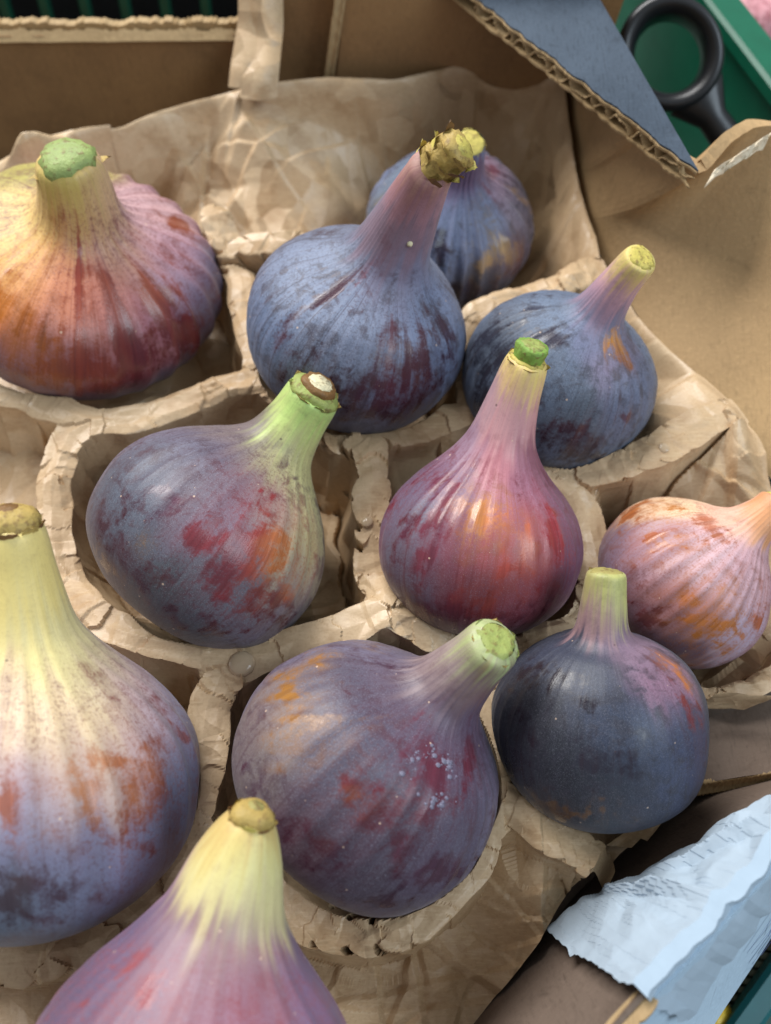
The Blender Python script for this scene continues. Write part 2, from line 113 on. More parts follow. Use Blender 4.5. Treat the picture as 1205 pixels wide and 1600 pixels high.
  tints=[(-0.92, 0.27, 0.17, 117, 97, 94), (-0.98, 0.16, -0.09, 112, 97, 94), (-0.83, 0.13, 0.42, 79, 70, 89), (-0.75, -0.14, 0.5, 75, 67, 89), (-0.42, -0.18, 0.7, 87, 70, 91), (-0.19, -0.35, 0.74, 87, 65, 89), (-0.28, -0.12, 0.99, 124, 99, 104), (-0.35, -0.17, 1.3, 170, 168, 108), (-0.31, -0.2, 1.39, 168, 190, 100), (-0.19, -0.26, 1.15, 109, 68, 72), (-0.77, -0.3, 0.42, 72, 67, 86), (-0.85, -0.47, 0.01, 70, 57, 75), (-0.55, -0.71, 0.24, 68, 52, 71), (-0.17, -0.87, 0.28, 77, 63, 86), (-0.82, -0.39, -0.34, 94, 63, 73), (-0.48, -0.81, -0.23, 75, 63, 79), (-0.31, -0.09, 1.13, 165, 140, 140)],
  bares=[(-0.816, 0.416, 0.297, 0.173, 0.052, 175, 120, 40), (-0.721, -0.49, 0.315, 0.096, 0.096, 105, 34, 34), (-0.733, -0.498, 0.279, 0.032, 0.032, 185, 110, 45), (-0.353, -0.553, 0.575, 0.14, 0.148, 104, 34, 54), (-0.515, -0.758, 0.167, 0.112, 0.072, 80, 30, 45), (-0.819, -0.484, -0.148, 0.161, 0.12, 74, 34, 48), (-0.004, -0.645, 0.6, 0.047, 0.153, 102, 40, 55), (-0.326, -0.181, 0.765, 0.047, 0.034, 112, 40, 55), (0.034, -0.409, 0.749, 0.039, 0.157, 98, 36, 46), (-0.089, -0.938, 0.129, 0.208, 0.067, 58, 44, 64), (0.347, -0.876, 0.167, 0.066, 0.049, 76, 50, 60), (-0.181, -0.949, -0.128, 0.183, 0.042, 56, 38, 48), (-0.331, 0.031, 0.821, 0.173, 0.026, 70, 38, 55), (-0.237, -0.277, 1.265, 0.025, 0.1, 180, 150, 40)]),
 dict(C=(-0.06758, 0.03956, 0.031), R=0.03121, A=(-0.0343, 0.8047, 0.5927), T=(-0.06888, 0.07826, 0.06406), seed=8, rib=0.04, nrib=13,
  prof=[(-0.9, 0), (-0.88, 0.25), (-0.76, 0.6), (-0.48, 0.9), (-0.08, 1), (0.22, 0.95), (0.48, 0.77), (0.7, 0.54), (0.85, 0.4), (1.02, 0.3), (1.35, 0.23), (1.65, 0.19), (1.72, 0.13)],
  tint=(152, 132, 152), under=(110, 52, 42), **{'vein': 0.2, 'grey': 0.12, 'cool': 0.3, 'thin': 0.15, 'mott': 0.32, 'powder': 0.05, 'base': 0.2, 'streak': 0.3, 'blotch': 0.45, 'rough': 0.36},
  tints=[(0.09, -0.28, 1.14, 228, 204, 112), (0.09, -0.31, 0.96, 220, 200, 126), (0.23, -0.29, 0.86, 212, 199, 129), (0.31, -0.2, 0.87, 210, 195, 129), (0.27, -0.5, 0.63, 213, 186, 138), (0.14, -0.55, 0.64, 210, 175, 138), (0.48, -0.18, 0.71, 191, 173, 131), (0.64, -0.12, 0.57, 181, 150, 136), (0.75, -0.05, 0.47, 156, 135, 148), (0.49, -0.49, 0.52, 210, 186, 138), (0.61, -0.57, 0.36, 184, 153, 134), (0.35, -0.75, 0.36, 170, 145, 149), (0.74, -0.44, 0.31, 161, 132, 140), (0.91, 0.06, 0.22, 110, 107, 131), (0.96, -0.15, -0.07, 94, 100, 127), (0.39, -0.89, 0.06, 123, 122, 151), (0.63, -0.72, -0.11, 123, 122, 151), (0.46, -0.83, -0.3, 103, 113, 137), (0.73, -0.57, -0.38, 103, 113, 141), (0.29, -0.88, -0.43, 85, 96, 110), (0.06, -0.28, 1.43, 228, 204, 112), (0.06, -0.29, 1.52, 228, 204, 112), (0.13, -0.25, 1.33, 228, 204, 112)],
  bares=[(0.766, -0.556, 0.098, 0.114, 0.122, 150, 80, 45), (0.655, -0.698, -0.047, 0.077, 0.07, 130, 62, 40), (0.876, -0.347, 0.179, 0.048, 0.133, 112, 52, 50), (0.898, 0.056, 0.256, 0.036, 0.143, 124, 72, 70), (0.254, -0.874, 0.256, 0.047, 0.094, 172, 104, 80), (0.563, -0.681, 0.256, 0.056, 0.063, 200, 138, 92), (0.819, -0.484, -0.213, 0.051, 0.066, 95, 60, 75), (0.268, -0.921, -0.316, 0.149, 0.122, 56, 54, 64), (0.784, -0.464, 0.218, 0.065, 0.065, 185, 115, 60)]),
 dict(C=(0.06994, 0.08761, 0.018), R=0.02032, A=(0.642, 0.3708, 0.6711), T=(0.08701, 0.09859, 0.03412), seed=9, rib=0.04, nrib=13,
  prof=[(-0.95, 0), (-0.93, 0.25), (-0.8, 0.6), (-0.5, 0.9), (-0.08, 1), (0.25, 0.94), (0.5, 0.76), (0.7, 0.55), (0.82, 0.4), (0.98, 0.29), (1.3, 0.22), (1.6, 0.2), (1.66, 0.14)],
  tint=(162, 120, 124), under=(120, 58, 50), **{'vein': 0.25, 'grey': 0.1, 'cool': 0.3, 'thin': 0.25, 'mott': 0.45, 'powder': 0.05, 'base': 0.26, 'streak': 0.4, 'blotch': 0.5, 'rough': 0.4},
  tints=[(-0.73, 0.65, 0.22, 220, 180, 142), (-0.47, 0.5, 0.58, 232, 196, 152), (-0.36, 0.15, 0.8, 226, 175, 150), (-0.17, -0.06, 1.13, 212, 145, 90), (-0.99, 0.13, 0.06, 164, 122, 134), (-0.87, -0.08, 0.35, 174, 134, 140), (-0.67, -0.26, 0.53, 206, 170, 176), (-0.52, -0.56, 0.52, 186, 145, 155), (-0.88, -0.26, -0.45, 112, 76, 86), (-0.82, -0.52, -0.11, 154, 102, 102), (-0.6, -0.78, 0.08, 164, 112, 106), (-0.18, -0.95, 0.1, 176, 155, 176), (-0.37, -0.79, -0.53, 102, 76, 92), (-0.91, 0.36, -0.29, 134, 113, 134), (-0.16, -0.57, 0.68, 196, 155, 165)],
  bares=[(-0.792, 0.614, 0.103, 0.243, 0.107, 182, 98, 32), (-0.766, 0.36, 0.402, 0.167, 0.07, 210, 138, 60), (-0.594, -0.035, 0.66, 0.164, 0.116, 182, 104, 70), (-0.603, -0.777, 0.083, 0.167, 0.127, 198, 115, 48), (-0.362, -0.913, 0.062, 0.141, 0.101, 204, 125, 38), (0.026, -0.817, 0.402, 0.089, 0.144, 178, 88, 38), (-0.851, -0.434, -0.312, 0.116, 0.089, 92, 40, 50), (-0.954, 0.12, 0.204, 0.075, 0.075, 186, 104, 70)]),
 dict(C=(0.04473, 0.05183, 0.025), R=0.02183, A=(-0.0747, 0.7291, 0.6803), T=(0.04396, 0.07649, 0.04614), seed=10, rib=0.02, nrib=14,
  prof=[(-0.94, 0), (-0.92, 0.25), (-0.8, 0.6), (-0.5, 0.9), (-0.05, 1), (0.3, 0.95), (0.58, 0.76), (0.76, 0.52), (0.84, 0.34), (0.95, 0.245), (1.2, 0.205), (1.42, 0.18), (1.46, 0.14)],
  tint=(36, 40, 56), under=(30, 26, 36), **{'vein': 0.3, 'grey': 0.1, 'cool': 0.9, 'thin': 0.2, 'powder': 0.06, 'base': 0.22, 'streak': 0.3, 'blotch': 0.5, 'rough': 0.42},
  tints=[(-0.4, -0.46, 0.72, 45, 51, 71), (-0.16, -0.55, 0.74, 42, 49, 68), (-0.03, -0.81, 0.51, 37, 46, 68), (0.3, -0.3, 0.81, 121, 97, 117), (0.48, -0.47, 0.65, 125, 90, 112), (0.2, -0.89, 0.33, 40, 51, 75), (0.54, -0.74, 0.26, 48, 56, 82), (0.59, -0.76, -0.04, 48, 54, 82), (-0.15, -0.95, 0.1, 28, 33, 46), (-0.42, -0.89, 0.06, 24, 27, 37), (-0.65, -0.57, 0.46, 27, 27, 37), (-0.09, -0.96, -0.2, 22, 25, 35), (0.21, -0.93, -0.22, 37, 40, 58), (-0.05, -0.15, 1.2, 143, 109, 115), (-0.1, -0.05, 1.41, 158, 144, 86), (0.12, -0.14, 1.35, 191, 190, 108), (0.06, -0.12, 1.47, 167, 171, 83)],
  bares=[(0.708, -0.254, 0.557, 0.04, 0.115, 205, 120, 50), (0.631, -0.522, 0.47, 0.05, 0.123, 140, 45, 34), (0.776, -0.427, 0.352, 0.034, 0.158, 102, 40, 50), (0.684, -0.603, 0.297, 0.039, 0.072, 95, 40, 55), (-0.37, -0.545, 0.685, 0.096, 0.124, 22, 19, 27), (-0.254, -0.781, 0.492, 0.055, 0.055, 24, 24, 33), (-0.321, -0.891, -0.395, 0.167, 0.05, 105, 76, 50), (-0.688, -0.271, 0.627, 0.117, 0.093, 45, 38, 38), (-0.861, -0.509, -0.159, 0.175, 0.35, 32, 29, 37), (-0.0, -0.962, 0.102, 0.217, 0.108, 34, 36, 50)]),
 dict(C=(-0.03171, -0.00927, 0.036), R=0.02729, A=(0.1656, 0.921, 0.3527), T=(-0.02191, 0.02801, 0.05565), seed=11, rib=0.035, nrib=13,
  prof=[(-0.9, 0), (-0.88, 0.25), (-0.76, 0.6), (-0.48, 0.9), (-0.08, 1), (0.22, 0.94), (0.48, 0.77), (0.7, 0.57), (0.86, 0.45), (1.02, 0.36), (1.35, 0.27), (1.58, 0.18), (1.68, 0.11)],
  tint=(178, 132, 152), under=(140, 66, 70), **{'vein': 0.25, 'grey': 0.15, 'cool': 0.2, 'thin': 0.15, 'mott': 0.32, 'powder': 0.04, 'base': 0.2, 'streak': 0.35, 'blotch': 0.4, 'rough': 0.38},
  tints=[(-0.14, -0.3, 1.43, 211, 189, 100), (-0.06, -0.36, 1.32, 213, 206, 122), (-0.2, -0.32, 1.11, 217, 204, 131), (0.07, -0.37, 1.07, 213, 200, 131), (-0.22, -0.38, 0.85, 147, 121, 114), (-0.0, -0.46, 0.81, 147, 110, 118), (-0.34, -0.4, 0.74, 141, 99, 114), (-0.48, -0.22, 0.74, 136, 107, 121), (-0.6, 0.03, 0.65, 96, 82, 115), (-0.81, 0.1, 0.43, 90, 76, 105), (0.36, -0.5, 0.63, 109, 86, 120), (-0.04, -0.6, 0.63, 136, 89, 111), (-0.63, -0.28, 0.57, 115, 82, 104), (-0.09, -0.29, 1.53, 197, 155, 66)],
  bares=[(-0.708, -0.046, 0.552, 0.101, 0.101, 156, 76, 76), (-0.2, -0.233, 1.44, 0.027, 0.034, 90, 52, 28), (-0.155, -0.261, 1.498, 0.023, 0.023, 95, 55, 30), (-0.036, -0.315, 1.512, 0.046, 0.023, 100, 62, 34), (-0.094, -0.289, 1.534, 0.038, 0.019, 90, 55, 30), (-0.555, -0.309, 0.622, 0.043, 0.092, 160, 85, 90)]),
]


# ------------------------------------------------------------------ helpers
def link(o, parent=None):
    COL.objects.link(o)
    if parent is not None: o.parent = parent
    return o
def empty(name, loc=(0, 0, 0)):
    o = bpy.data.objects.new(name, None); o.empty_display_size = .01; o.location = loc
    return link(o)
def tag(o, label=None, cat=None, group=None, kind=None):
    if label: o['label'] = label
    if cat: o['category'] = cat
    if group: o['group'] = group
    if kind: o['kind'] = kind
    return o
def mesh_obj(name, V, Fc, mat, parent=None, smooth=True, origin=None):
    V = np.asarray(V, float).reshape(-1, 3)
    if parent is not None and origin is None: origin = np.array(root_loc(parent))
    if origin is not None: V = V-np.asarray(origin)
    me = bpy.data.meshes.new(name)
    me.from_pydata(V.tolist() if len(V) < 3000 else V, [], Fc if isinstance(Fc, list) else Fc.tolist())
    if smooth: me.polygons.foreach_set('use_smooth', np.ones(len(me.polygons), bool))
    me.materials.append(mat); me.update()
    o = bpy.data.objects.new(name, me)
    if parent is None and origin is not None: o.location = origin
    return link(o, parent)
def root_loc(o):
    l = Vector((0, 0, 0))
    while o is not None:
        l += o.location; o = o.parent
    return l
def grid_faces(nv, nu, wrap=False, caps=False):
    j, i = np.meshgrid(np.arange(nv-1), np.arange(nu if wrap else nu-1), indexing='ij')
    a = j*nu+i; b = j*nu+(i+1) % nu
    return np.stack([a, b, b+nu, a+nu], -1).reshape(-1, 4)
def lin(c):
    c = np.asarray(c, float)/255.
    return np.where(c <= .04045, c/12.92, ((c+.055)/1.055)**2.4)
def curve(pts, n):
    """n points evenly along a smooth line through pts"""
    p = np.array(pts, float)
    if len(p) == 2: return p[0]+(p[1]-p[0])*np.linspace(0, 1, n)[:, None]
    q = np.vstack([2*p[0]-p[1], p, 2*p[-1]-p[-2]]); out = []
    for i in range(1, len(q)-2):
        t = np.linspace(0, 1, 20, endpoint=False)[:, None]
        a, b, c, d = q[i-1], q[i], q[i+1], q[i+2]
        out.append(b+t*((c-a)*.35)+t*t*(3*(c-b)-2*(c-a)*.35-(d-b)*.35)+t**3*(2*(b-c)+(c-a)*.35+(d-b)*.35))
    out.append(p[-1:]); o = np.vstack(out)
    L = np.r_[0, np.cumsum(np.linalg.norm(np.diff(o, axis=0), axis=1))]
    u = np.linspace(0, L[-1], n)
    return np.stack([np.interp(u, L, o[:, k]) for k in range(o.shape[1])], -1)
def hash2(i, j, seed):
    h = (i.astype(np.int64)*374761393+j.astype(np.int64)*668265263+seed*1442695041) & 0x7fffffff
    h = ((h ^ (h >> 13))*1274126177) & 0x7fffffff
    h = ((h ^ (h >> 16))*2246822519) & 0x7fffffff
    return (h ^ (h >> 15))/float(0x7fffffff)
def vnoise(x, y, seed):
    i, j = np.floor(x), np.floor(y); fx, fy = x-i, y-j
    fx = fx*fx*(3-2*fx); fy = fy*fy*(3-2*fy)
    return (hash2(i, j, seed)*(1-fx)+hash2(i+1, j, seed)*fx)*(1-fy)+(hash2(i, j+1, seed)*(1-fx)+hash2(i+1, j+1, seed)*fx)*fy
def facet(x, y, seed):
    """crumple: heights at scattered points joined by flat triangles, so that the creases are sharp"""
    k = (x+y)*.36602540378; i, j = np.floor(x+k), np.floor(y+k)
    fx, fy = x+k-i, y+k-j
    up = fx > fy
    a = hash2(i, j, seed); c = hash2(i+1, j+1, seed)
    b = np.where(up, hash2(i+1, j, seed), hash2(i, j+1, seed))
    return np.where(up, a*(1-fx)+b*(fx-fy)+c*fy, a*(1-fy)+b*(fy-fx)+c*fx)
def smoothstep(a, b, x):
    t = np.clip((x-a)/(b-a), 0, 1); return t*t*(3-2*t)

# ------------------------------------------------------------------ node helper
class NT:
    def __init__(self, name):
        self.m = bpy.data.materials.new(name); self.m.use_nodes = True
        self.t = self.m.node_tree; self.n = self.t.nodes; self.bsdf = self.n['Principled BSDF']
        self.out = self.n['Material Output']
    def node(self, typ, ins=None, **kw):
        nd = self.n.new(typ)
        for k, v in kw.items(): setattr(nd, k, v)
        for k, v in (ins or {}).items(): self.set(nd.inputs[k], v)
        return nd
    def set(self, sock, v):
        if isinstance(v, bpy.types.NodeSocket): self.t.links.new(v, sock)
        elif isinstance(v, bpy.types.Node): self.t.links.new(v.outputs[0], sock)
        else:
            if sock.type == 'RGBA' and len(v) == 3: v = (*v, 1)
            sock.default_value = v
    def math(self, op, a, b=0.0, c=0.0, clamp=False):
        nd = self.node('ShaderNodeMath', {0: a, 1: b, 2: c}, operation=op, use_clamp=clamp); return nd.outputs[0]
    def mix(self, f, a, b, blend='MIX'):
        nd = self.node('ShaderNodeMix', data_type='RGBA', blend_type=blend)
        self.set(nd.inputs[0], f); self.set(nd.inputs[6], a); self.set(nd.inputs[7], b); return nd.outputs[2]
    def noise(self, vec, scale, detail=4, rough=.55, dist=0.0):
        nd = self.node('ShaderNodeTexNoise', {'Vector': vec, 'Scale': scale, 'Detail': detail, 'Roughness': rough, 'Distortion': dist}); return nd.outputs[0]
    def attr(self, name, out=0):
        return self.node('ShaderNodeAttribute', attribute_name=name).outputs[out]
    def ramp(self, x, lo, hi, a=0.0, b=1.0):
        nd = self.node('ShaderNodeMapRange', {0: x, 1: lo, 2: hi, 3: a, 4: b}, interpolation_type='SMOOTHSTEP'); return nd.outputs[0]
    def vmul(self, v, k):
        nd = self.node('ShaderNodeVectorMath', {0: v, 1: k}, operation='MULTIPLY'); return nd.outputs[0]
    def obj(self):
        return self.node('ShaderNodeTexCoord').outputs['Object']
    def bump(self, h, strength, dist):
        nd = self.node('ShaderNodeBump', {'Height': h, 'Strength': strength, 'Distance': dist}); return nd.outputs[0]
    def P(self, **kw):
        for k, v in kw.items(): self.set(self.bsdf.inputs[k.replace('_', ' ')], v)
        return self.m

def mat_plain(name, rgb, rough=.5, spec=.5, noise=.15, scale=150., bump=0.0, sss=0.0):
    t = NT(name); c = lin(rgb)
    n = t.noise(t.obj(), scale, 5)
    col = t.mix(n, tuple(np.clip(c*(1-2*noise), 0, 1)), tuple(np.clip(c*(1+2*noise), 0, 1)))
    t.P(Base_Color=col, Roughness=rough, Specular_IOR_Level=spec)
    if bump: t.P(Normal=t.bump(n, bump, .0006))
    if False: t.P(Subsurface_Weight=sss, Subsurface_Scale=.002, Subsurface_Radius=(1, .7, .4))
    return t.m

def mat_paper():
    t = NT('kraft_paper'); o = t.obj()
    big = t.noise(o, 14, 4); mid = t.noise(o, 70, 4); fine = t.noise(o, 1400, 2)
    fib = t.noise(t.vmul(o, (1, 9, 4)), 260, 3)
    c = t.mix(t.ramp(big, .35, .68), lin((182, 153, 118)), lin((200, 174, 140)))
    c = t.mix(t.math('MULTIPLY', t.ramp(mid, .54, .66), .5), c, lin((154, 120, 82)))
    c = t.mix(t.math('MULTIPLY', t.ramp(fine, .45, .75), .22), c, lin((140, 104, 66)))
    c = t.mix(t.math('MULTIPLY', t.ramp(fib, .5, .72), .45), c, lin((206, 182, 146)))
    # crumpled facets: every cell of two warped cell patterns leans its own way
    wp = t.vmul(t.node('ShaderNodeTexNoise', {'Vector': o, 'Scale': 34.0, 'Detail': 2.0}).outputs[1], (.03, .03, .03))
    ow = t.node('ShaderNodeVectorMath', {0: o, 1: wp}, operation='ADD').outputs[0]
    nrm = t.node('ShaderNodeNewGeometry').outputs['Normal']
    for sc, k, st in ((52., .42, (1.0, .62, .8)), (150., .34, (.55, 1.0, .8))):
        v = t.node('ShaderNodeTexVoronoi', {'Vector': t.vmul(ow, st), 'Scale': sc}, feature='F1').outputs['Color']
        d = t.node('ShaderNodeVectorMath', {0: v, 1: (.5, .5, .5)}, operation='SUBTRACT').outputs[0]
        nrm = t.node('ShaderNodeVectorMath', {0: nrm, 1: t.vmul(d, (k, k, k))}, operation='ADD').outputs[0]
    nrm = t.node('ShaderNodeVectorMath', {0: nrm}, operation='NORMALIZE').outputs[0]
    bp = t.node('ShaderNodeBump', {'Height': fine, 'Strength': .25, 'Distance': .0002, 'Normal': nrm}).outputs[0]
    t.P(Base_Color=c, Roughness=t.ramp(mid, .35, .65, .36, .55), Specular_IOR_Level=.45, Normal=bp)
    return t.m

def mat_card(name, a, b, dirt=.3):
    t = NT(name); o = t.obj()
    big = t.noise(o, 22, 5); fine = t.noise(o, 900, 3); fib = t.noise(t.vmul(o, (14, 2, 2)), 130, 5)
    c = t.mix(t.ramp(big, .3, .7), lin(a), lin(b))
    c = t.mix(t.math('MULTIPLY', t.ramp(fib, .5, .72), dirt), c, tuple(lin(a)*.62))
    c = t.mix(t.math('MULTIPLY', t.ramp(fine, .5, .75), .3), c, tuple(np.clip(lin(b)*1.25, 0, 1)))
    st_ = t.noise(t.vmul(o, (3, 5, 3)), 24, 6, .7, .8)
    c = t.mix(t.math('MULTIPLY', t.ramp(st_, .56, .72), .4), c, tuple(lin(a)*.55))
    sc_ = t.noise(t.vmul(o, (40, 9, 3)), 18, 3, .6, .4)
    c = t.mix(t.math('MULTIPLY', t.ramp(sc_, .66, .74), .35), c, tuple(lin(a)*.45))
    t.P(Base_Color=c, Roughness=.68, Specular_IOR_Level=.25, Normal=t.bump(t.math('ADD', fine, t.math('MULTIPLY', big, .8)), .35, .0004))
    return t.m

PAPER = mat_paper()
CARD = mat_card('brown_cardboard', (126, 96, 64), (148, 114, 76))
CARD_LIT = mat_card('lit_brown_cardboard', (164, 134, 96), (182, 150, 108), .3)  # box cardboard lightened, the light on the right wall is in its colour
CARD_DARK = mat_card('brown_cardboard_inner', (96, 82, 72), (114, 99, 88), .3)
CARD_EDGE = mat_card('cut_cardboard_edge', (150, 124, 88), (182, 156, 116), .4)
CARD_BLUE = mat_card('blue_grey_printed_board', (50, 60, 72), (70, 81, 94), .6)
WHITE_BOARD = mat_card('pale_blue_board', (172, 194, 212), (186, 206, 222), .15)
TAPE = mat_plain('white_paper_tape', (168, 184, 198), .55, .35, .04, 300, .15)
GREEN = mat_plain('green_plastic', (8, 88, 64), .38, .5, .12, 160)
GREEN_DARK = mat_plain('dark_green_plastic', (6, 62, 46), .45, .5, .2, 120)
BLACK = mat_plain('black_plastic', (26, 27, 30), .36, .5, .1, 200)
GROUND = mat_plain('dark_floor', (30, 34, 32), .8, .2, .2, 20)

# ------------------------------------------------------------------ ground under the crates
g = mesh_obj('ground', [(-3, -3, -.3), (3, -3, -.3), (3, 3, -.3), (-3, 3, -.3)], [[0, 1, 2, 3]], GROUND, smooth=False)
tag(g, kind='structure')

# ------------------------------------------------------------------ the cardboard box
box = empty('cardboard_box', (0, .11, -.012))
tag(box, 'open brown cardboard box with cut corner flap and white paper tape on its rim', 'box')

def slab(name, rows, thick, mat, parent, jit=0.0, seed=0, smooth=False):
    """a board: rows is a (nv,nu,3) sheet, thickened away from its normal"""
    P = np.array(rows, float); nv, nu = P.shape[:2]
    du = np.gradient(P, axis=1); dv = np.gradient(P, axis=0); n = np.cross(du, dv); n /= np.linalg.norm(n, axis=-1)[..., None]+1e-12
    if jit:
        jx = (np.random.RandomState(seed).rand(nu)-.5)*2*jit
        jx = jx+.6*np.convolve(jx, np.ones(5)/5, 'same')*2
        d = P[-1]-P[-2]; d /= np.linalg.norm(d, axis=1)[:, None]+1e-12
        P[-1] = P[-1]+d*jx[:, None]
    Q = P-n*thick
    V = np.concatenate([P.reshape(-1, 3), Q.reshape(-1, 3)]); N = nv*nu
    top = grid_faces(nv, nu); bot = top[:, ::-1]+N
    ring = list(range(nu))+[j*nu+nu-1 for j in range(1, nv)]+list(range((nv-1)*nu+nu-2, (nv-1)*nu-1, -1))+[j*nu for j in range(nv-2, 0, -1)]
    side = [[ring[k], ring[k]+N, ring[(k+1) % len(ring)]+N, ring[(k+1) % len(ring)]] for k in range(len(ring))]
    return mesh_obj(name, V, top.tolist()+bot.tolist()+side, mat, parent, smooth=smooth)
def ruled(a, b, nu, nv, wob=0.0, seed=1, bulge=0.0):
    A, B = curve(a, nu), curve(b, nu)
    v = np.linspace(0, 1, nv)[:, None, None]
    P = A[None]*(1-v)+B[None]*v
    if wob:
        x = np.linspace(0, nu/9., nu)[None]; y = np.linspace(0, nv/7., nv)[:, None]
        P[..., 2] += wob*(vnoise(x+0*y, y+0*x, seed)-.5)
        P[..., 0] += wob*(vnoise(x+7+0*y, y+0*x, seed+3)-.5)
    if bulge: P[..., 2] -= bulge*np.sin(np.pi*v[..., 0])
    return P

# back wall: double board, rough cut top
YB = .2535
bw = slab('back_wall', ruled([(-.22, YB, -.01), (-.0395, YB, -.01)], [(-.22, YB+.001, .0365), (-.0395, YB+.001, .0378)], 160, 8, .0006), .0022, CARD, box, .0003, 3)
slab('cut_edge', ruled([(-.22, YB-.0001, .0358), (-.0397, YB-.0001, .0371)], [(-.22, YB+.0024, .0382), (-.0397, YB+.0024, .0392)], 260, 3, .0003), .0016, CARD_EDGE, bw, .0004, 9)
slab('outer_ply', ruled([(-.22, YB+.0036, -.01), (-.0392, YB+.0036, -.01)], [(-.22, YB+.0042, .0388), (-.0392, YB+.0042, .0400)], 260, 6, .0005), .0026, CARD_EDGE, box, .0005, 5)
# two taller panels in the corner, the right one lapped over the left one
slab('corner_panel', ruled([(-.0385, YB+.002, -.01), (-.012, YB+.002, -.01)], [(-.0345, YB+.004, .040), (-.012, YB+.006, .075)], 30, 12, .0008, 4), .003, CARD, box, .0003, 2)
cp = slab('corner_panel', ruled([(-.0205, YB-.003, -.01), (.062, YB-.003, -.01)], [(-.0085, YB-.001, .075), (.07, YB-.001, .075)], 40, 14, .0008, 7), .0012, CARD, box)
def edge_strip(name, p0, p1, width, mat, parent, seed, nrm=(0, -1, 0), n=90):
    """the rough cut edge of a board: two liner lines with a torn wavy core between them"""
    rng = np.random.RandomState(seed); p0 = np.array(p0); p1 = np.array(p1); d = p1-p0; d /= np.linalg.norm(d)
    w = np.cross(nrm, d); w /= np.linalg.norm(w); nrm = np.array(nrm, float)
    t = np.linspace(0, 1, n)
    V = []
    for k, (off, hgt) in enumerate(((-.5, 0), (-.46, .55), (-.3, .6), (-.22, .1), (0, .28), (.22, .1), (.3, .6), (.46, .55), (.5, 0))):
        core = abs(off) < .25
        wob = (np.sin(t*n*1.1+k)*.10 if core else 0)+rng.uniform(-.035, .035, n)
        V.append(p0+(p1-p0)*t[:, None]+w*((off+wob)*width)[:, None]+nrm*((hgt+rng.uniform(-.1, .1, n))*width*.35)[:, None])
    return mesh_obj(name, np.array(V), grid_faces(9, n), mat, parent)
edge_strip('cut_edge', (-.0205, YB-.0036, .01), (-.0085, YB-.0016, .0745), .0030, CARD_EDGE, cp, 4)

# the corner flap with its open fluting towards the tray
FL = np.array(FLAP); a, b, c, d_, e = FL
flap = empty('corner_flap'); flap.parent = box; flap.location = Vector(a)-root_loc(box)
def prism(name, poly, z0, z1, mat, parent, smooth=False):
    n = len(poly); V = [(*p[:2], z0) for p in poly]+[(*p[:2], z1) for p in poly]
    Fc = [list(range(n))[::-1], list(range(n, 2*n))]+[[i, (i+1) % n, n+(i+1) % n, n+i] for i in range(n)]
    return mesh_obj(name, V, Fc, mat, parent, smooth)
prism('floor_panel', [(-.2, -.06, 0), (.0, -.06, 0), (.02, -.01, 0), (.045, .018, 0), (.078, .045, 0), (.11, .06, 0), (.11, .12, 0), (.075, .258, 0), (-.2, .258, 0)], -.016, -.012, CARD_DARK, box)
rngf = np.random.RandomState(11)
nE = 90
ed = a+(b-a)*np.linspace(0, 1, nE)[:, None]
inn = np.array([(b-a)[1], -(b-a)[0], 0]); inn /= np.linalg.norm(inn); inn = -inn if inn[0] < 0 else inn
rag = np.convolve(rngf.uniform(-1, 1, nE+6), np.ones(3)/3, 'valid')[:nE]*.0007
poly_top = [tuple(p+inn*(r+.0002)) for p, r in zip(ed, rag)]+[tuple(c), tuple(d_), tuple(e)]
rag2 = np.convolve(rngf.uniform(-1, 1, nE+6), np.ones(3)/3, 'valid')[:nE]*.0007
poly_bot = [tuple(p+inn*(r-.0004)) for p, r in zip(ed, rag2)]+[tuple(c-inn*.001), tuple(d_), tuple(e)]
zt = a[2]
prism('printed_liner', poly_top, zt-.0005, zt, CARD_BLUE, flap)
prism('top_ply', [(x-inn[0]*.0003, y-inn[1]*.0003, z) for x, y, z in poly_top[:nE]]+poly_top[nE:], zt-.0012, zt-.00055, CARD_EDGE, flap)
prism('bottom_liner', poly_bot, zt-.0052, zt-.0046, CARD_EDGE, flap)
tt = np.linspace(0, 1, 420); LE = np.linalg.norm(b-a); wav = np.sin(2*np.pi*tt*LE/.0062+1.1*np.sin(tt*31)+.8*np.sin(tt*67))*(.62+.38*vnoise(tt*14, tt*0, 5))+.35*(vnoise(tt*40, tt*0, 7)-.5)
base = a+(b-a)*tt[:, None]
rows = []
for dep in (0, .004, .016):
    dq = np.minimum(dep, .030*(1-tt))[:, None]
    q = base+inn*dq+ (inn*(np.random.RandomState(5).uniform(-1, 1, 420)*.00025)[:, None] if dep == 0 else 0)
    q[:, 2] = zt-.0029+wav*.0015; rows.append(q)
slab('fluting', np.array(rows), .00035, CARD_EDGE, flap, smooth=True)
# right wall, its torn rim, the near wall with its outer face
slab('right_wall', ruled(RIGHT_BOTTOM, RIGHT_TOP, 120, 24, .0012, 21, bulge=.004), .003, CARD_LIT, box, .0004, 8)
nw = slab('front_wall', ruled(NEAR_BOTTOM, NEAR_TOP, 80, 20, .0008, 31), -.0009, CARD_DARK, box)
OUT0 = [(x+.0016, y-.0012, z-.0004) for x, y, z in NEAR_TOP]
slab('outer_face', ruled(OUT0, NEAR_OUTER, 80, 16, .0006, 33)[:, ::-1], .002, WHITE_BOARD, box)
RIM0 = [(x-.0006, y+.0004, z-.0012) for x, y, z in NEAR_TOP]
RIM1 = [(x+.0022, y-.0016, z-.0002) for x, y, z in NEAR_TOP]
_n = int(120*TAPE_RIM)+3
slab('cut_edge', ruled(RIM0, RIM1, 120, 3, .0004, 34)[:, :_n], -.0015, CARD_EDGE, nw, .0003, 6)
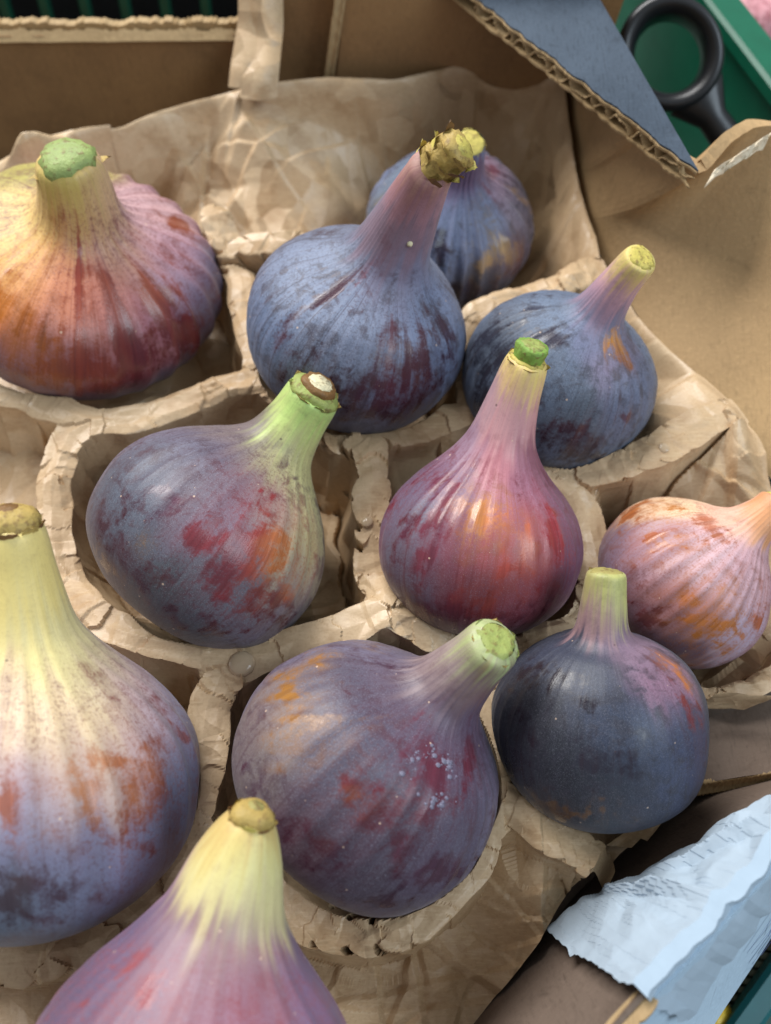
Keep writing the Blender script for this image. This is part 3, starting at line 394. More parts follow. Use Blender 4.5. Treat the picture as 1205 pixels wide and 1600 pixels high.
ip = np.array(INNER_PANEL)
slab('inner_panel', ruled([ip[3], ip[2]], [ip[0], ip[1]], 30, 12, .0012, 41), .0042, CARD_DARK, box)
edge_strip('cut_edge', ip[3]+np.array([0, -.0004, -.0021]), ip[2]+np.array([0, -.0004, -.0021]), .0042, CARD_EDGE, box, 14, (0, -.86, .5), 120)
# loose torn scrap on the right wall's rim
rt = np.array(RIGHT_TOP); c0 = rt[3]+np.array([.003, -.0005, .0012]); c1 = rt[4]+np.array([.01, .002, .0012])
TORN = mat_plain('torn_liner', (206, 192, 168), .7, .3, .15, 400, .5)
uu = np.linspace(0, 1, 22)[None]; vv = np.linspace(0, 1, 6)[:, None]
TP = c0+(c1-c0)*uu[..., None]+np.array([-.002, -.0032, -.0028])*(vv*(.55+.5*facet(uu*5+0*vv, 0*uu+0*vv, 3)))[..., None]
TP = TP+np.array([-.4, -.6, .7])*(.0022*facet(uu*7+vv, vv*2+uu*2, 9)+.0009*facet(uu*19, vv*6+uu, 10))[..., None]
mesh_obj('torn_rim', TP, grid_faces(6, 22), TORN, box, False)

# white tape folded over the near rim
def make_tape():
    n = 170; WA, WB, WO = curve(NEAR_BOTTOM, 300), curve(NEAR_TOP, 300), curve(NEAR_OUTER, 300)
    uv = curve([(u_, v_, 0) for u_, v_ in TAPE_UV], n)
    us = np.clip((uv[:, 0]*299).astype(int), 0, 299)
    ue = np.clip(np.linspace(TAPE_RIM*299, us[-1]+4, n).astype(int), 0, 299)
    nin = np.cross(WB[150]-WA[150], WA[200]-WA[150]); nin /= np.linalg.norm(nin); nin = nin if nin[2] > 0 else -nin
    nou = np.cross(WO[150]-WB[150], WB[200]-WB[150]); nou /= np.linalg.norm(nou); nou = nou if nou[2] > 0 else -nou
    rows = []
    for k in range(64):
        v = k/63.
        if v < .7:
            q = v/.7; vv = uv[:, 1]*(1-q)+q*1.0; ui = (us*(1-q)+ue*q).astype(int)
            rows.append(WA[ui]*(1-vv[:, None])+WB[ui]*vv[:, None]+nin*(.0012+.0006*q)+(nou*.0014*max(0, q-.8)*5))
        else:
            q = (v-.7)/.3*.42
            rows.append(WB[ue]*(1-q)+WO[ue]*q+nou*.0036+nin*.0016*max(0, 1-q*6))
    P = np.array(rows)
    P[..., 2] += (.0008*np.exp(-((np.linspace(0, 1, 64)-.70)/.05)**2))[:, None]
    u = np.linspace(0, 1, n)[None]; v = np.linspace(0, 1, 64)[:, None]
    # two long folds and some crumple
    f = np.maximum(0, 1-np.abs(u-.30-.35*v+.2*v*v)/.045)*.0026*np.sin(np.pi*np.clip(v*1.25, 0, 1))
    f += np.maximum(0, 1-np.abs(u-.52-.50*v)/.05)*.0022*np.sin(np.pi*np.clip(v*1.2, 0, 1))
    f += .0020*facet(u*6+v*2, v*3+0*u, 5)+.0009*facet(u*15, v*6+u*3, 6)
    P += f[..., None]*nin*1.25
    rg = np.random.RandomState(2)
    tear = np.convolve(rg.uniform(-1, 1, 80), np.ones(3)/3, 'same')[:64]*.0012
    P[:, 0] += np.array([-.7, -.7, 0])*tear[:, None]
    return mesh_obj('paper_tape', P, grid_faces(64, n), TAPE, box, False)
make_tape()
# pen strokes on the pale outer face
INK = mat_plain('pen_ink', (84, 98, 150), .6, .2, .1, 300)
top_c, out_c = curve(OUT0, 200), curve(NEAR_OUTER, 200)
def stroke(uv, w):
    pts = np.array([top_c[int(u*199)]*(1-v)+out_c[int(u*199)]*v for u, v in uv]); pts = curve(pts, 24)
    nn = np.cross(out_c[100]-top_c[100], out_c[140]-out_c[100]); nn /= np.linalg.norm(nn); nn = nn if nn[0] > 0 else -nn
    d = np.gradient(pts, axis=0); s = np.cross(d, nn); s /= np.linalg.norm(s, axis=1)[:, None]
    V = np.array([pts+nn*.0008-s*w/2, pts+nn*.0008+s*w/2])
    mesh_obj('pen_stroke', V, grid_faces(2, 24), INK, box)
for uv, w in [([(.36, .62), (.46, .60), (.56, .66), (.66, .62)], .0004), ([(.36, .70), (.45, .78), (.55, .74), (.64, .80)], .0004),
              ([(.34, .86), (.45, .90), (.55, .93), (.62, .95)], .0007), ([(.40, .80), (.44, .70), (.50, .86), (.56, .80), (.62, .88)], .0004),
              ([(.36, .92), (.42, .95), (.50, .96)], .0010)]:
    stroke(uv, w)
# dried glue run on the near wall
GLUE = NT('dried_glue'); GLUE.P(Base_Color=lin((196, 172, 142)), Roughness=.14, Specular_IOR_Level=.6, Transmission_Weight=.2, IOR=1.35); GLUE = GLUE.m
sk = curve(STREAK, 20); wd = np.interp(np.linspace(0, 1, 20), [0, .15, .5, .85, 1], [.0006, .0026, .0024, .0016, .0004])
V = []
for k, (o_, h_) in enumerate(((-1, 0), (-.7, .7), (0, 1), (.7, .7), (1, 0))):
    V.append(sk+np.array([.72, .69, 0])*(o_*wd)[:, None]+np.array([-.45, .35, .8])*(h_*.0007+.0006))
mesh_obj('glue_run', np.array(V), grid_faces(5, 20), GLUE, box)

# ------------------------------------------------------------------ figs: geometry first, the paper is pressed under them
def pch(pts, n):
    """smooth curve through (s, r) points, sampled n times evenly along its length"""
    p = np.array(pts, float)
    q = np.vstack([2*p[0]-p[1], p, 2*p[-1]-p[-2]])
    out = []
    for i in range(1, len(q)-2):
        t = np.linspace(0, 1, 24, endpoint=False)[:, None]
        a, b, c, d = q[i-1], q[i], q[i+1], q[i+2]
        out.append(.5*((2*b)+(c-a)*t+(2*a-5*b+4*c-d)*t*t+(3*b-a-3*c+d)*t**3))
    out.append(p[-1:]); o = np.vstack(out)
    o[:, 1] = np.maximum(o[:, 1], 0)
    L = np.r_[0, np.cumsum(np.linalg.norm(np.diff(o, axis=0), axis=1))]
    u = np.linspace(0, L[-1], n)
    return np.interp(u, L, o[:, 0]), np.interp(u, L, o[:, 1])

def frame(A):
    A = A/np.linalg.norm(A)
    X = np.cross([0, 1, 0.15], A); X /= np.linalg.norm(X)
    return X, np.cross(A, X), A

def fig_geo(C, R, A, T, prof, seed, rib=0.02, nrib=15, s0=.45, k=.45, nu=200, nv=170, lump=.045):
    """verts (nv,nu,3), theta, s: a lathe of prof round a centre line that runs along A and bends to the tip T"""
    rng = np.random.RandomState(seed)
    C = np.array(C, float); T = np.array(T, float); A = np.array(A, float); A /= np.linalg.norm(A)
    s, r = pch(prof, nv)
    X, Y, _ = frame(A)
    th = np.linspace(0, 2*np.pi, nu, endpoint=False)
    k = (s[-1]-s0)/2
    P0 = C+A*s0*R; P1 = P0+A*k*R
    q = np.clip((s-s0)/(s[-1]-s0), 0, 1)[:, None]
    cen = np.where(q > 0, (1-q)**2*P0+2*q*(1-q)*P1+q*q*T, C+A*s[:, None]*R)
    tan = np.where(q > 0, 2*(1-q)*(P1-P0)+2*q*(T-P1), A)
    tan /= np.linalg.norm(tan, axis=1)[:, None]
    # the frame is turned with the tangent, by the smallest turn
    v = np.cross(A, tan); c = (tan@A)[:, None]
    def turn(w):
        return w*c+np.cross(v, w)+v*((v@w)[:, None])/(1+c)
    XX, YY = turn(X), turn(Y)
    TH, S = np.meshgrid(th, s)
    f = np.zeros_like(TH)
    for j in range(5):
        n = nrib+rng.randint(-4, 7); f += rng.uniform(.4, 1)*np.cos(n*TH+rng.uniform(0, 6.28)+.5*np.sin(2*TH+j)+.25*S*rng.uniform(-1, 1))
    f = -np.abs(f)/2.2+.5
    env = np.exp(-((S-.35)/.65)**2)+.25*np.exp(-((S-1.1)/.4)**2)
    g = np.zeros_like(TH)
    for j in range(6):
        n = rng.randint(1, 5); g += rng.uniform(-1, 1)/n*np.cos(n*TH+rng.uniform(0, 6.28))*np.cos(rng.uniform(1, 2.5)*S+rng.uniform(0, 6.28))
    rr = r[:, None]*(1+rib*env*f+lump*g)
    V = cen[:, None]+R*rr[..., None]*(np.cos(TH)[..., None]*XX[:, None]+np.sin(TH)[..., None]*YY[:, None])
    return V, TH, S, cen, tan, r*R

for f in FIGS:
    f['geo'] = fig_geo(f['C'], f['R'], f['A'], f['T'], f['prof'], f['seed'], f['rib'], f['nrib'])

# ------------------------------------------------------------------ the paper liner: pockets between gathered ridges
def make_paper():
    NU, NV = 620, 680
    bk, fr = curve(PAPER_BACK, NU), curve(PAPER_FRONT, NU)[::-1]
    lf, rt_ = curve(PAPER_LEFT, NV)[::-1], curve(PAPER_RIGHT, NV)[::-1]      # front to back
    u = np.linspace(0, 1, NU)[None, :, None]; v = np.linspace(0, 1, NV)[:, None, None]
    P = (1-v)*fr[None]+v*bk[None]+(1-u)*lf[:, None]+u*rt_[:, None]
    P -= (1-u)*(1-v)*fr[0]+u*(1-v)*fr[-1]+(1-u)*v*bk[0]+u*v*bk[-1]
    X, Y = P[..., 0].copy(), P[..., 1].copy()
    # sag surface between the edges, the slopes and the pocket floors
    ctl = np.array([p for p in curve(PAPER_BACK, 26)]+[p for p in curve(PAPER_RIGHT, 34)]+[p for p in curve(PAPER_FRONT, 14)]+[p for p in curve(PAPER_LEFT, 8)]+list(FLOOR_POINTS)+list(SLOPE_POINTS))
    def U(r2): return r2*np.log(r2+1e-12)
    sc = 20.; cp = ctl[:, :2]*sc; N = len(cp)
    K = U(((cp[:, None]-cp[None])**2).sum(-1))+np.eye(N)*.0004
    Q = np.hstack([np.ones((N, 1)), cp]); L = np.zeros((N+3, N+3)); L[:N, :N] = K; L[:N, N:] = Q; L[N:, :N] = Q.T
    w = np.linalg.solve(L, np.r_[ctl[:, 2], 0, 0, 0])
    base = w[N]+w[N+1]*X*sc+w[N+2]*Y*sc
    for (cx, cy), wi in zip(cp, w[:N]): base += wi*U((X*sc-cx)**2+(Y*sc-cy)**2)
    # distance to the ridges
    best = np.full(X.shape, -9.); dist = np.full(X.shape, 9.); arc = np.zeros_like(X); rid = np.zeros_like(X); EX = np.zeros_like(X); EY = np.zeros_like(X)
    XW = X+.0016*(vnoise(X*160, Y*160, 3)-.5); YW = Y+.0016*(vnoise(X*160, Y*160, 4)-.5)
    crest = np.full(X.shape, -9.)
    xs, ys = X[::1, :].min(1), X.max(1)
    for k, r in enumerate(RIDGES):
        p = curve(r, 2*len(r)); s0 = 0.
        for a_, b_ in zip(p[:-1], p[1:]):
            dx, dy = b_[0]-a_[0], b_[1]-a_[1]; l2 = dx*dx+dy*dy+1e-12
            cx, cy = (a_[0]+b_[0])/2, (a_[1]+b_[1])/2; rr_ = math.sqrt(l2)/2+.018
            J = np.nonzero((np.abs(XW-cx) < rr_) & (np.abs(YW-cy) < rr_))
            if len(J[0]) == 0: s0 += math.sqrt(l2); continue
            x_, y_ = XW[J], YW[J]
            t = np.clip(((x_-a_[0])*dx+(y_-a_[1])*dy)/l2, 0, 1)
            ex, ey = x_-a_[0]-t*dx, y_-a_[1]-t*dy
            d = np.sqrt(ex*ex+ey*ey); cz = a_[2]+(b_[2]-a_[2])*t
            h = cz-np.maximum(d*.5, (d-.0050)*5)
            m = h > best[J]
            J = (J[0][m], J[1][m])
            best[J] = h[m]; dist[J] = d[m]; arc[J] = s0+t[m]*math.sqrt(l2)+k*.37; rid[J] = k; EX[J] = ex[m]; EY[J] = ey[m]; crest[J] = cz[m]
            s0 += math.sqrt(l2)
    # folded cross-section, its facets change from lap to lap
    kf = np.floor(arc*75+.6*vnoise(X*220, Y*220, 6)); d = dist
    c1 = .0018+.0020*hash2(kf, rid, 21); c2 = .0042+.0018*hash2(kf, rid, 22); sl = .18+.5*hash2(kf, rid, 23)
    best = crest-np.where(d < c1, .12*d, np.where(d < c2, .12*c1+(d-c1)*sl, .12*c1+(c2-c1)*sl+(d-c2)*5.0))
    # webs where ridges meet
    ends = [tuple(r[0]) for r in RIDGES]+[tuple(r[-1]) for r in RIDGES]
    for e_ in set(ends):
        if ends.count(e_) < 2: continue
        dj = np.sqrt((XW-e_[0])**2+(YW-e_[1])**2)*(1+.3*(facet(X*90, Y*90, 77)-.5))
        best = np.maximum(best, e_[2]-.0006-np.where(dj < .0062, .10*dj, .00062+(dj-.0062)*4.5))
    kk = .0008
    hh = np.clip(.5+.5*(best-base)/kk, 0, 1)
    Z = base*(1-hh)+best*hh+kk*hh*(1-hh)
    # gathers across the ridges: overlapping laps and fine pleats
    win = np.exp(-(dist/.0075)**2)*hh
    lap = hash2(np.floor(arc*75+.25*facet(X*300, Y*300, 2)), rid, 5)
    Z += win*(.0013*(lap-.5))
    Z += win*.0012*(facet(arc*95+dist*60, dist*160+rid*3, 12)-.5)
    Z += win*.0007*(facet(arc*50, dist*240+arc*20, 13)-.5)
    ph = arc*120+1.2*vnoise(X*140, Y*140, 15); fr_ = ph-np.floor(ph); am = hash2(np.floor(ph), rid, 16)-.35
    Z += win*.0011*am*np.where(fr_ < .5, np.maximum(0, 1-(.5-fr_)/.40), np.maximum(0, 1-(fr_-.5)/.09))
    # crumple everywhere
    qx, qy = X+.004*(vnoise(X*45, Y*45, 31)-.5), Y+.004*(vnoise(X*45, Y*45, 32)-.5)
    edge = np.minimum(1, np.minimum(u[..., 0]*8, 1)*1)
    flat = 1-.85*hh
    loc = smoothstep(.42, .7, vnoise(X*38+3, Y*38, 61))
    calm = flat*(1-.75*smoothstep(.965, 1., v[..., 0])*np.ones_like(X))
    Z += .0130*(facet(qx*24+.3, qy*24+qx*6, 41)-.5)*calm
    Z += .0095*(facet(qx*62+5-qy*20, qy*46, 42)-.5)*calm*(.3+.7*loc)
    Z += .0026*(facet(qy*150-qx*60, qx*170, 43)-.5)*loc*calm
    Z += .00015*(facet(qx*420, qy*330+qx*120, 44)-.5)
    # long straight fold lines
    rg = np.random.RandomState(6)
    for j in range(150):
        x0, x1, y0, y1 = ((-.1, .07, .165, .25), (.05, .11, .09, .2), (-.01, .06, -.02, .04), (-.12, .1, 0, .24))[j % 4]
        a_ = rg.uniform(0, np.pi); n0, n1 = math.cos(a_), math.sin(a_)
        px, py = rg.uniform(x0, x1), rg.uniform(y0, y1); ln = rg.uniform(.006, .026); sg = rg.choice([-1, 1, 1])*rg.uniform(.5, 1.2)
        bend = rg.uniform(-8, 8)
        J = np.nonzero((np.abs(X-px) < 2.2*ln) & (np.abs(Y-py) < 2.2*ln))
        dd = (X[J]-px)*n0+(Y[J]-py)*n1; tt_ = -(X[J]-px)*n1+(Y[J]-py)*n0; dd = dd+bend*tt_*tt_
        # a crease: steep on one side, long on the other
        Z[J] += sg*.0017*np.where(dd > 0, np.maximum(0, 1-dd/.0012), np.maximum(0, 1+dd/.0085))*np.maximum(0, 1-(tt_/(1.6*ln))**2)*(1-.8*hh[J])
    # the free edges keep their line
    we = smoothstep(.972, 1., v[..., 0])*.90; Z = Z*(1-we)+bk[:, 2][None]*we
    we = smoothstep(.965, 1., u[..., 0])*.85; Z = Z*(1-we)+rt_[:, 2][:, None]*we
    # pressed down under each fig
    for f in FIGS:
        C = f['C']; R = f['R']
        rho = np.sqrt((X-C[0])**2+(Y-C[1])**2)/R
        lowz = C[2]-R*np.sqrt(np.maximum(0, 1-rho**2))*.93-.0012
        m = rho < 1
        Z = np.where(m, np.minimum(Z, lowz+.004*smoothstep(.93, 1., rho)), Z)
    Z = np.maximum(Z, -.0115)
    # shift sideways a little so that the ridges overhang
    dn = np.maximum(dist, 1e-5)
    pin = .0020*smoothstep(.0042, .0062, dist)*(1-smoothstep(.007, .014, dist))*np.where(best > -.01, 1, 0)
    pin = pin*np.minimum(1, dist/.004)
    P = np.stack([X-EX/dn*pin+.0012*(facet(qx*80, qy*80, 51)-.5), Y-EY/dn*pin+.0012*(facet(qx*70, qy*90, 52)-.5), Z], -1)
    o = mesh_obj('paper_liner', P, grid_faces(NV, NU), PAPER, smooth=False)
    return tag(o, 'crumpled brown kraft paper liner forming pockets round the figs', 'paper')
paper = make_paper()

def blob(name, c, r, mat, parent, seed, flat=.5, n=14, jit=.06):
    rg = np.random.RandomState(seed); V = []
    for j in range(8):
        ph = np.pi*j/7
        for i in range(n):
            th = 2*np.pi*i/n; k = 1+jit*(rg.rand()-.5)
            V.append((c[0]+r*k*math.sin(ph)*math.cos(th), c[1]+r*k*math.sin(ph)*math.sin(th), c[2]+r*flat*math.cos(ph)))
    return mesh_obj(name, V, grid_faces(8, n, True), mat, parent)
PV = np.empty(len(paper.data.vertices)*3); paper.data.vertices.foreach_get('co', PV); PV = PV.reshape(-1, 3)
for i, (gx, gy, gz) in enumerate(GLUE_POINTS):
    near = PV[(PV[:, 0]-gx)**2+(PV[:, 1]-gy)**2 < .0016**2]
    if len(near): blob('glue_dot', (gx, gy, float(np.percentile(near[:, 2], 80))-.0002), .0030 if i == 0 else .0015, GLUE, paper, i, .42, 20)

# ------------------------------------------------------------------ fig skin
def mat_fig(f, idx):
    t = NT('fig_skin'); R = f['R']; o = t.vmul(t.obj(), (1/R,)*3)
    st = t.attr('streak', 1); tint = t.attr('tint'); under = t.attr('under')
    bare = t.attr('bare', 2); stem = t.attr('stem', 2)
    off = t.node('ShaderNodeVectorMath', {0: st, 1: (idx*3.7, idx*1.3, 0)}, operation='ADD').outputs[0]
    n_st = t.noise(t.vmul(off, (7, 7, .9)), 1.0, 6, .62, .35)
    n_st2 = t.noise(t.vmul(off, (22, 22, 1.6)), 1.0, 4, .6, .2)
    n_bl = t.noise(o, 3.1+.1*idx, 6, .6, .3)
    n_sp = t.noise(o, 42, 4, .7)
    n_fi = t.noise(o, 150, 3, .6)
    M = t.math
    m = M('ADD', bare, M('MULTIPLY', M('SUBTRACT', n_st, .5), f['streak']*2.6))
    m = M('ADD', m, M('MULTIPLY', M('SUBTRACT', n_bl, .5), f['blotch']*4.0))
    m = M('ADD', m, M('MULTIPLY', M('SUBTRACT', n_sp, .5), .55))
    m = M('ADD', m, M('MULTIPLY', M('SUBTRACT', n_st2, .5), .5))
    n_md = t.noise(o, 8.0, 5, .6, .6)
    m = M('ADD', m, M('MULTIPLY', M('SUBTRACT', n_md, .5), 1.1))
    mask = M('MULTIPLY', t.ramp(m, .27, .86), M('SUBTRACT', 1.0, M('MULTIPLY', stem, .75)))
    # the waxy layer: its thickness varies, fine powder on it
    thin = t.ramp(M('ADD', M('MULTIPLY', n_st, .6), M('MULTIPLY', n_sp, .5)), .42, .75)
    wax = t.mix(M('MULTIPLY', thin, M('MULTIPLY', M('SUBTRACT', 1.0, stem), f.get('thin', .3))), tint, under)
    body = M('SUBTRACT', 1.0, M('MULTIPLY', stem, .8))
    deep = t.mix(f.get('cool', .5), under, tuple(lin((28, 27, 40))))
    wax = t.mix(M('MULTIPLY', t.ramp(M('ADD', M('MULTIPLY', n_md, .55), M('MULTIPLY', n_bl, .45)), .47, .60), M('MULTIPLY', body, f.get('mott', .68))), wax, deep)
    wax = t.mix(M('MULTIPLY', t.ramp(n_sp, .51, .62), M('MULTIPLY', body, .40)), wax, deep)
    wax = t.mix(M('MULTIPLY', t.ramp(n_st2, .5, .72), M('MULTIPLY', M('SUBTRACT', 1.0, stem), .22)), wax, t.mix(.5, deep, under))
    pow_ = M('MULTIPLY', t.ramp(M('ADD', M('MULTIPLY', n_fi, .6), M('MULTIPLY', n_bl, .4)), .42, .68), M('MULTIPLY', M('SUBTRACT', 1.0, stem), f.get('powder', .1)))
    wax = t.mix(pow_, wax, tuple(lin((160, 168, 188))))
    wax = t.mix(M('MULTIPLY', t.ramp(n_fi, .55, .68), M('MULTIPLY', body, .16)), wax, tuple(lin((196, 196, 210))))
    n_ve = t.noise(t.vmul(off, (34, 34, .7)), 1.0, 3, .5, .25)
    wax = t.mix(M('MULTIPLY', t.ramp(n_ve, .56, .68), M('MULTIPLY', body, f.get('vein', .38))), wax, deep)
    skin = t.mix(t.ramp(n_st2, .3, .75), under, t.mix(.45, under, tuple(lin((40, 14, 24)))))
    col = t.mix(mask, wax, t.mix(.12, skin, wax))
    # pale lenticels and a few dark flecks
    v = t.node('ShaderNodeTexVoronoi', {'Vector': o, 'Scale': 9.0, 'Randomness': 1.0}, feature='F1')
    vc = t.node('ShaderNodeSeparateColor', {0: v.outputs['Color']})
    sz = M('MULTIPLY', t.ramp(vc.outputs[0], .45, 1.0), .085)
    dot = M('LESS_THAN', v.outputs['Distance'], sz)
    col = t.mix(M('MULTIPLY', dot, .6), col, tuple(lin((214, 184, 160))))
    v2 = t.node('ShaderNodeTexVoronoi', {'Vector': o, 'Scale': 6.3, 'Randomness': 1.0}, feature='F1')
    vc2 = t.node('ShaderNodeSeparateColor', {0: v2.outputs['Color']})
    dk = M('LESS_THAN', M('ADD', v2.outputs['Distance'], M('MULTIPLY', n_sp, .06)), M('MULTIPLY', t.ramp(vc2.outputs[1], .7, 1.0), .11))
    col = t.mix(M('MULTIPLY', dk, .55), col, tuple(lin((58, 30, 34))))
    rough = t.mix(mask, (f['rough']+.09,)*3, (.24,)*3)
    h = M('ADD', M('MULTIPLY', n_st2, .5), M('MULTIPLY', n_sp, .32))
    t.P(Base_Color=col, Roughness=rough, Specular_IOR_Level=.45, Normal=t.bump(h, .22, R*.03),
        Sheen_Weight=.08, Sheen_Roughness=.45, Sheen_Tint=(.85, .9, 1.0))
    return t.m

def end_mats():
    d = {}
    for k, c in dict(olive=(158, 148, 88), green=(150, 160, 88), deepgreen=(142, 158, 92), bright=(126, 160, 72), yellow=(196, 180, 92), brown=(122, 88, 48), cream=(214, 204, 168), husk=(176, 150, 84)).items():
        t = NT('stem_'+k); o = t.obj(); n1 = t.noise(o, 330, 5); n2 = t.noise(o, 760, 4)
        cc = t.mix(n1, tuple(lin(c)*.62), tuple(np.clip(lin(c)*1.25, 0, 1)))
        cc = t.mix(t.math('MULTIPLY', t.ramp(n2, .52, .66), .62), cc, tuple(lin((112, 84, 52))))
        t.P(Base_Color=cc, Roughness=.55, Specular_IOR_Level=.35, Normal=t.bump(t.math('ADD', n1, n2), .6, .0006)); d[k] = t.m
    return d
EM = end_mats()

def stem_end(root, T, t, r, kind, seed):
    """the cut end of the stem: its collar, the cut face and the little bracts round it"""
    rg = np.random.RandomState(seed*7+1); X, Y, A = frame(t); T = np.array(T)
    def lathe(name, prof, mat, n=26, jit=.06, lean=(0, 0)):
        V = []
        for s, q in prof:
            for i in range(n):
                th = 2*np.pi*i/n; k = 1+jit*(rg.rand()-.5)*2+.05*math.sin(3*th+seed)
                V.append(T+A*(s*r+jit*.4*r*(rg.rand()-.5))+(X*math.cos(th)+Y*math.sin(th))*q*r*k+(X*lean[0]+Y*lean[1])*s*r)
        Fc = grid_faces(len(prof), n, True).tolist()+[list(range((len(prof)-1)*n, len(prof)*n))]
        return mesh_obj(name, V, Fc, mat, root)
    def bract(th, ln, wd, mat, out=.5, back=0.):
        m = 7; c, s_ = math.cos(th), math.sin(th); d = X*c+Y*s_; w = -X*s_+Y*c; V = []
        for j in range(m):
            q = j/(m-1); hw = wd*math.sqrt(max(0, 1-q**2.2))*r+.0001
            p = T+d*r*(1.02+out*q*q)+A*r*(back-.25+ln*q*(1-.35*q))
            for e_ in (-1, -.3, .4, 1): V.append(p+w*hw*e_+d*r*.10*(1-e_*e_)+A*r*.06*(rg.rand()-.5)+d*r*.05*(rg.rand()-.5))
        mesh_obj('bract', V, grid_faces(m, 4), mat, root)
    if kind == 'cap':
        lathe('stem_cap', [(-.4, .98), (-.2, 1.08), (.05, 1.06), (.25, .86), (.34, .5), (.36, .1)], EM['deepgreen'], jit=.07)
        for th in (.35, 3.6): bract(th, .22, .28, EM['husk'], .5, -.25)
        for k in range(5): bract(k*1.3, .3, .5, EM['deepgreen'], .1, -.3)
        lathe('collar', [(-.5, 1.0), (-.38, 1.08), (-.28, 1.02)], EM['husk'], jit=.1)
    elif kind == 'collar':
        lathe('collar', [(-.3, 1.02), (-.05, 1.16), (.15, 1.1), (.3, .95)], EM['green'], jit=.10)
        lathe('stem_cut', [(.15, .85), (.42, .84), (.55, .78), (.56, .3), (.53, .05)], EM['brown'], jit=.08)
        lathe('cut_face', [(.50, .6), (.60, .55), (.62, .1)], EM['cream'], jit=.12)
        for k in range(7): bract(k*.9+.3, .45, .42, EM['green' if k % 2 else 'husk'], .28, .05)
    elif kind == 'stub':
        lathe('stem_cut', [(-.2, .82), (.1, .84), (.5, .9), (.85, .95), (.96, .86), (.94, .05)], EM['bright'], jit=.09)
        lathe('cut_face', [(.9, .72), (.99, .66), (1.0, .3), (.97, .05)], EM['green'], jit=.14)
        lathe('collar', [(-.25, 1.0), (-.05, 1.1), (.1, 1.0)], EM['yellow'], jit=.08)
        for k in range(5): bract(k*1.27+.8, .4, .5, EM['husk'], .3, -.05)
    elif kind == 'scaly':
        bend = 1.0
        lathe('stem_cut', [(-.2, .95), (.3, 1.0), (.9, 1.0), (1.5, 1.02), (1.8, 1.0), (2.0, .8), (2.02, .4), (2.0, .05)], EM['husk'], jit=.16)
        for k in range(16):
            bract(k*2.4, .75, .5, EM[('husk', 'yellow', 'brown', 'husk')[k % 4]], .38, -.15+k*.13)
        lathe('cut_face', [(1.9, .7), (2.08, .62), (2.12, .1)], EM['yellow'], jit=.12)
    elif kind == 'plain':
        lathe('stem_cut', [(-.6, 1.0), (0, .98), (.10, .86), (.15, .6), (.13, .3), (.15, .05)], EM['yellow'], jit=.10)
        for k in range(4): bract(k*1.6, .25, .3, EM['husk'], .05, -.1)
    elif kind == 'dry':
        lathe('stem_cut', [(-.5, .97), (-.2, 1.06), (.2, 1.02), (.45, .84), (.6, .5), (.6, .06)], EM['husk'], jit=.10)
        for k in range(8): bract(k*.8+.2, .5, .4, EM[('brown', 'husk', 'yellow')[k % 3]], .16, -.05+.05*(k % 3))
        lathe('cut_face', [(.5, .45), (.64, .36), (.66, .05)], EM['brown' if seed == 8 else 'olive'], jit=.15)
    elif kind == 'leafy':
        lathe('stem_cut', [(-.6, 1.0), (-.1, .98), (.08, .84), (.14, .58), (.12, .3), (.14, .05)], EM['green'], jit=.12)
        for k in range(7): bract(k*.9+.4, .42, .38, EM['husk' if k % 2 else 'green'], .12, -.1)
    elif kind == 'slant':
        lathe('stem_cut', [(-.6, 1.0), (.0, .98), (.10, .86), (.14, .6), (.12, .3), (.14, .05)], EM['olive'], jit=.10, lean=(.3, 0))
        bract(2.2, .3, .3, EM['husk'], .15, .1)

ENDK = [.82, .82, .9, .80, .82, .78, .80, .85, .9, .80, .75]
KINDS = ['cap', 'scaly', 'plain', 'plain', 'collar', 'stub', 'leafy', 'dry', 'plain', 'slant', 'dry']
LABELS = [
 'fat squat fig with cream, orange and wine-red streaks and thick yellow stem, far left',
 'grey-blue fig whose long mauve stem leans right, in front of the hindmost fig',
 'hindmost ribbed blue fig with tan cracks, behind the long mauve stem',
 'slate-blue fig with pink and yellow stem leaning towards the right cardboard wall',
 'mauve fig lying on its side with bright green stem and red patch',
 'plum-red fig with orange spots and long pink neck, in the middle of the tray',
 'purple-blue fig with a ring of dried juice on its skin, green stem pointing right',
 'large cream and mauve fig with brown patches, cut off by the left edge',
 'small pinkish tan fig with orange patches, at the right beside the cardboard wall',
 'dark navy fig with a short pink and yellow stem, nearest the white tape',
 'blurred pink fig with thick yellow neck, nearest fig at the bottom',
]
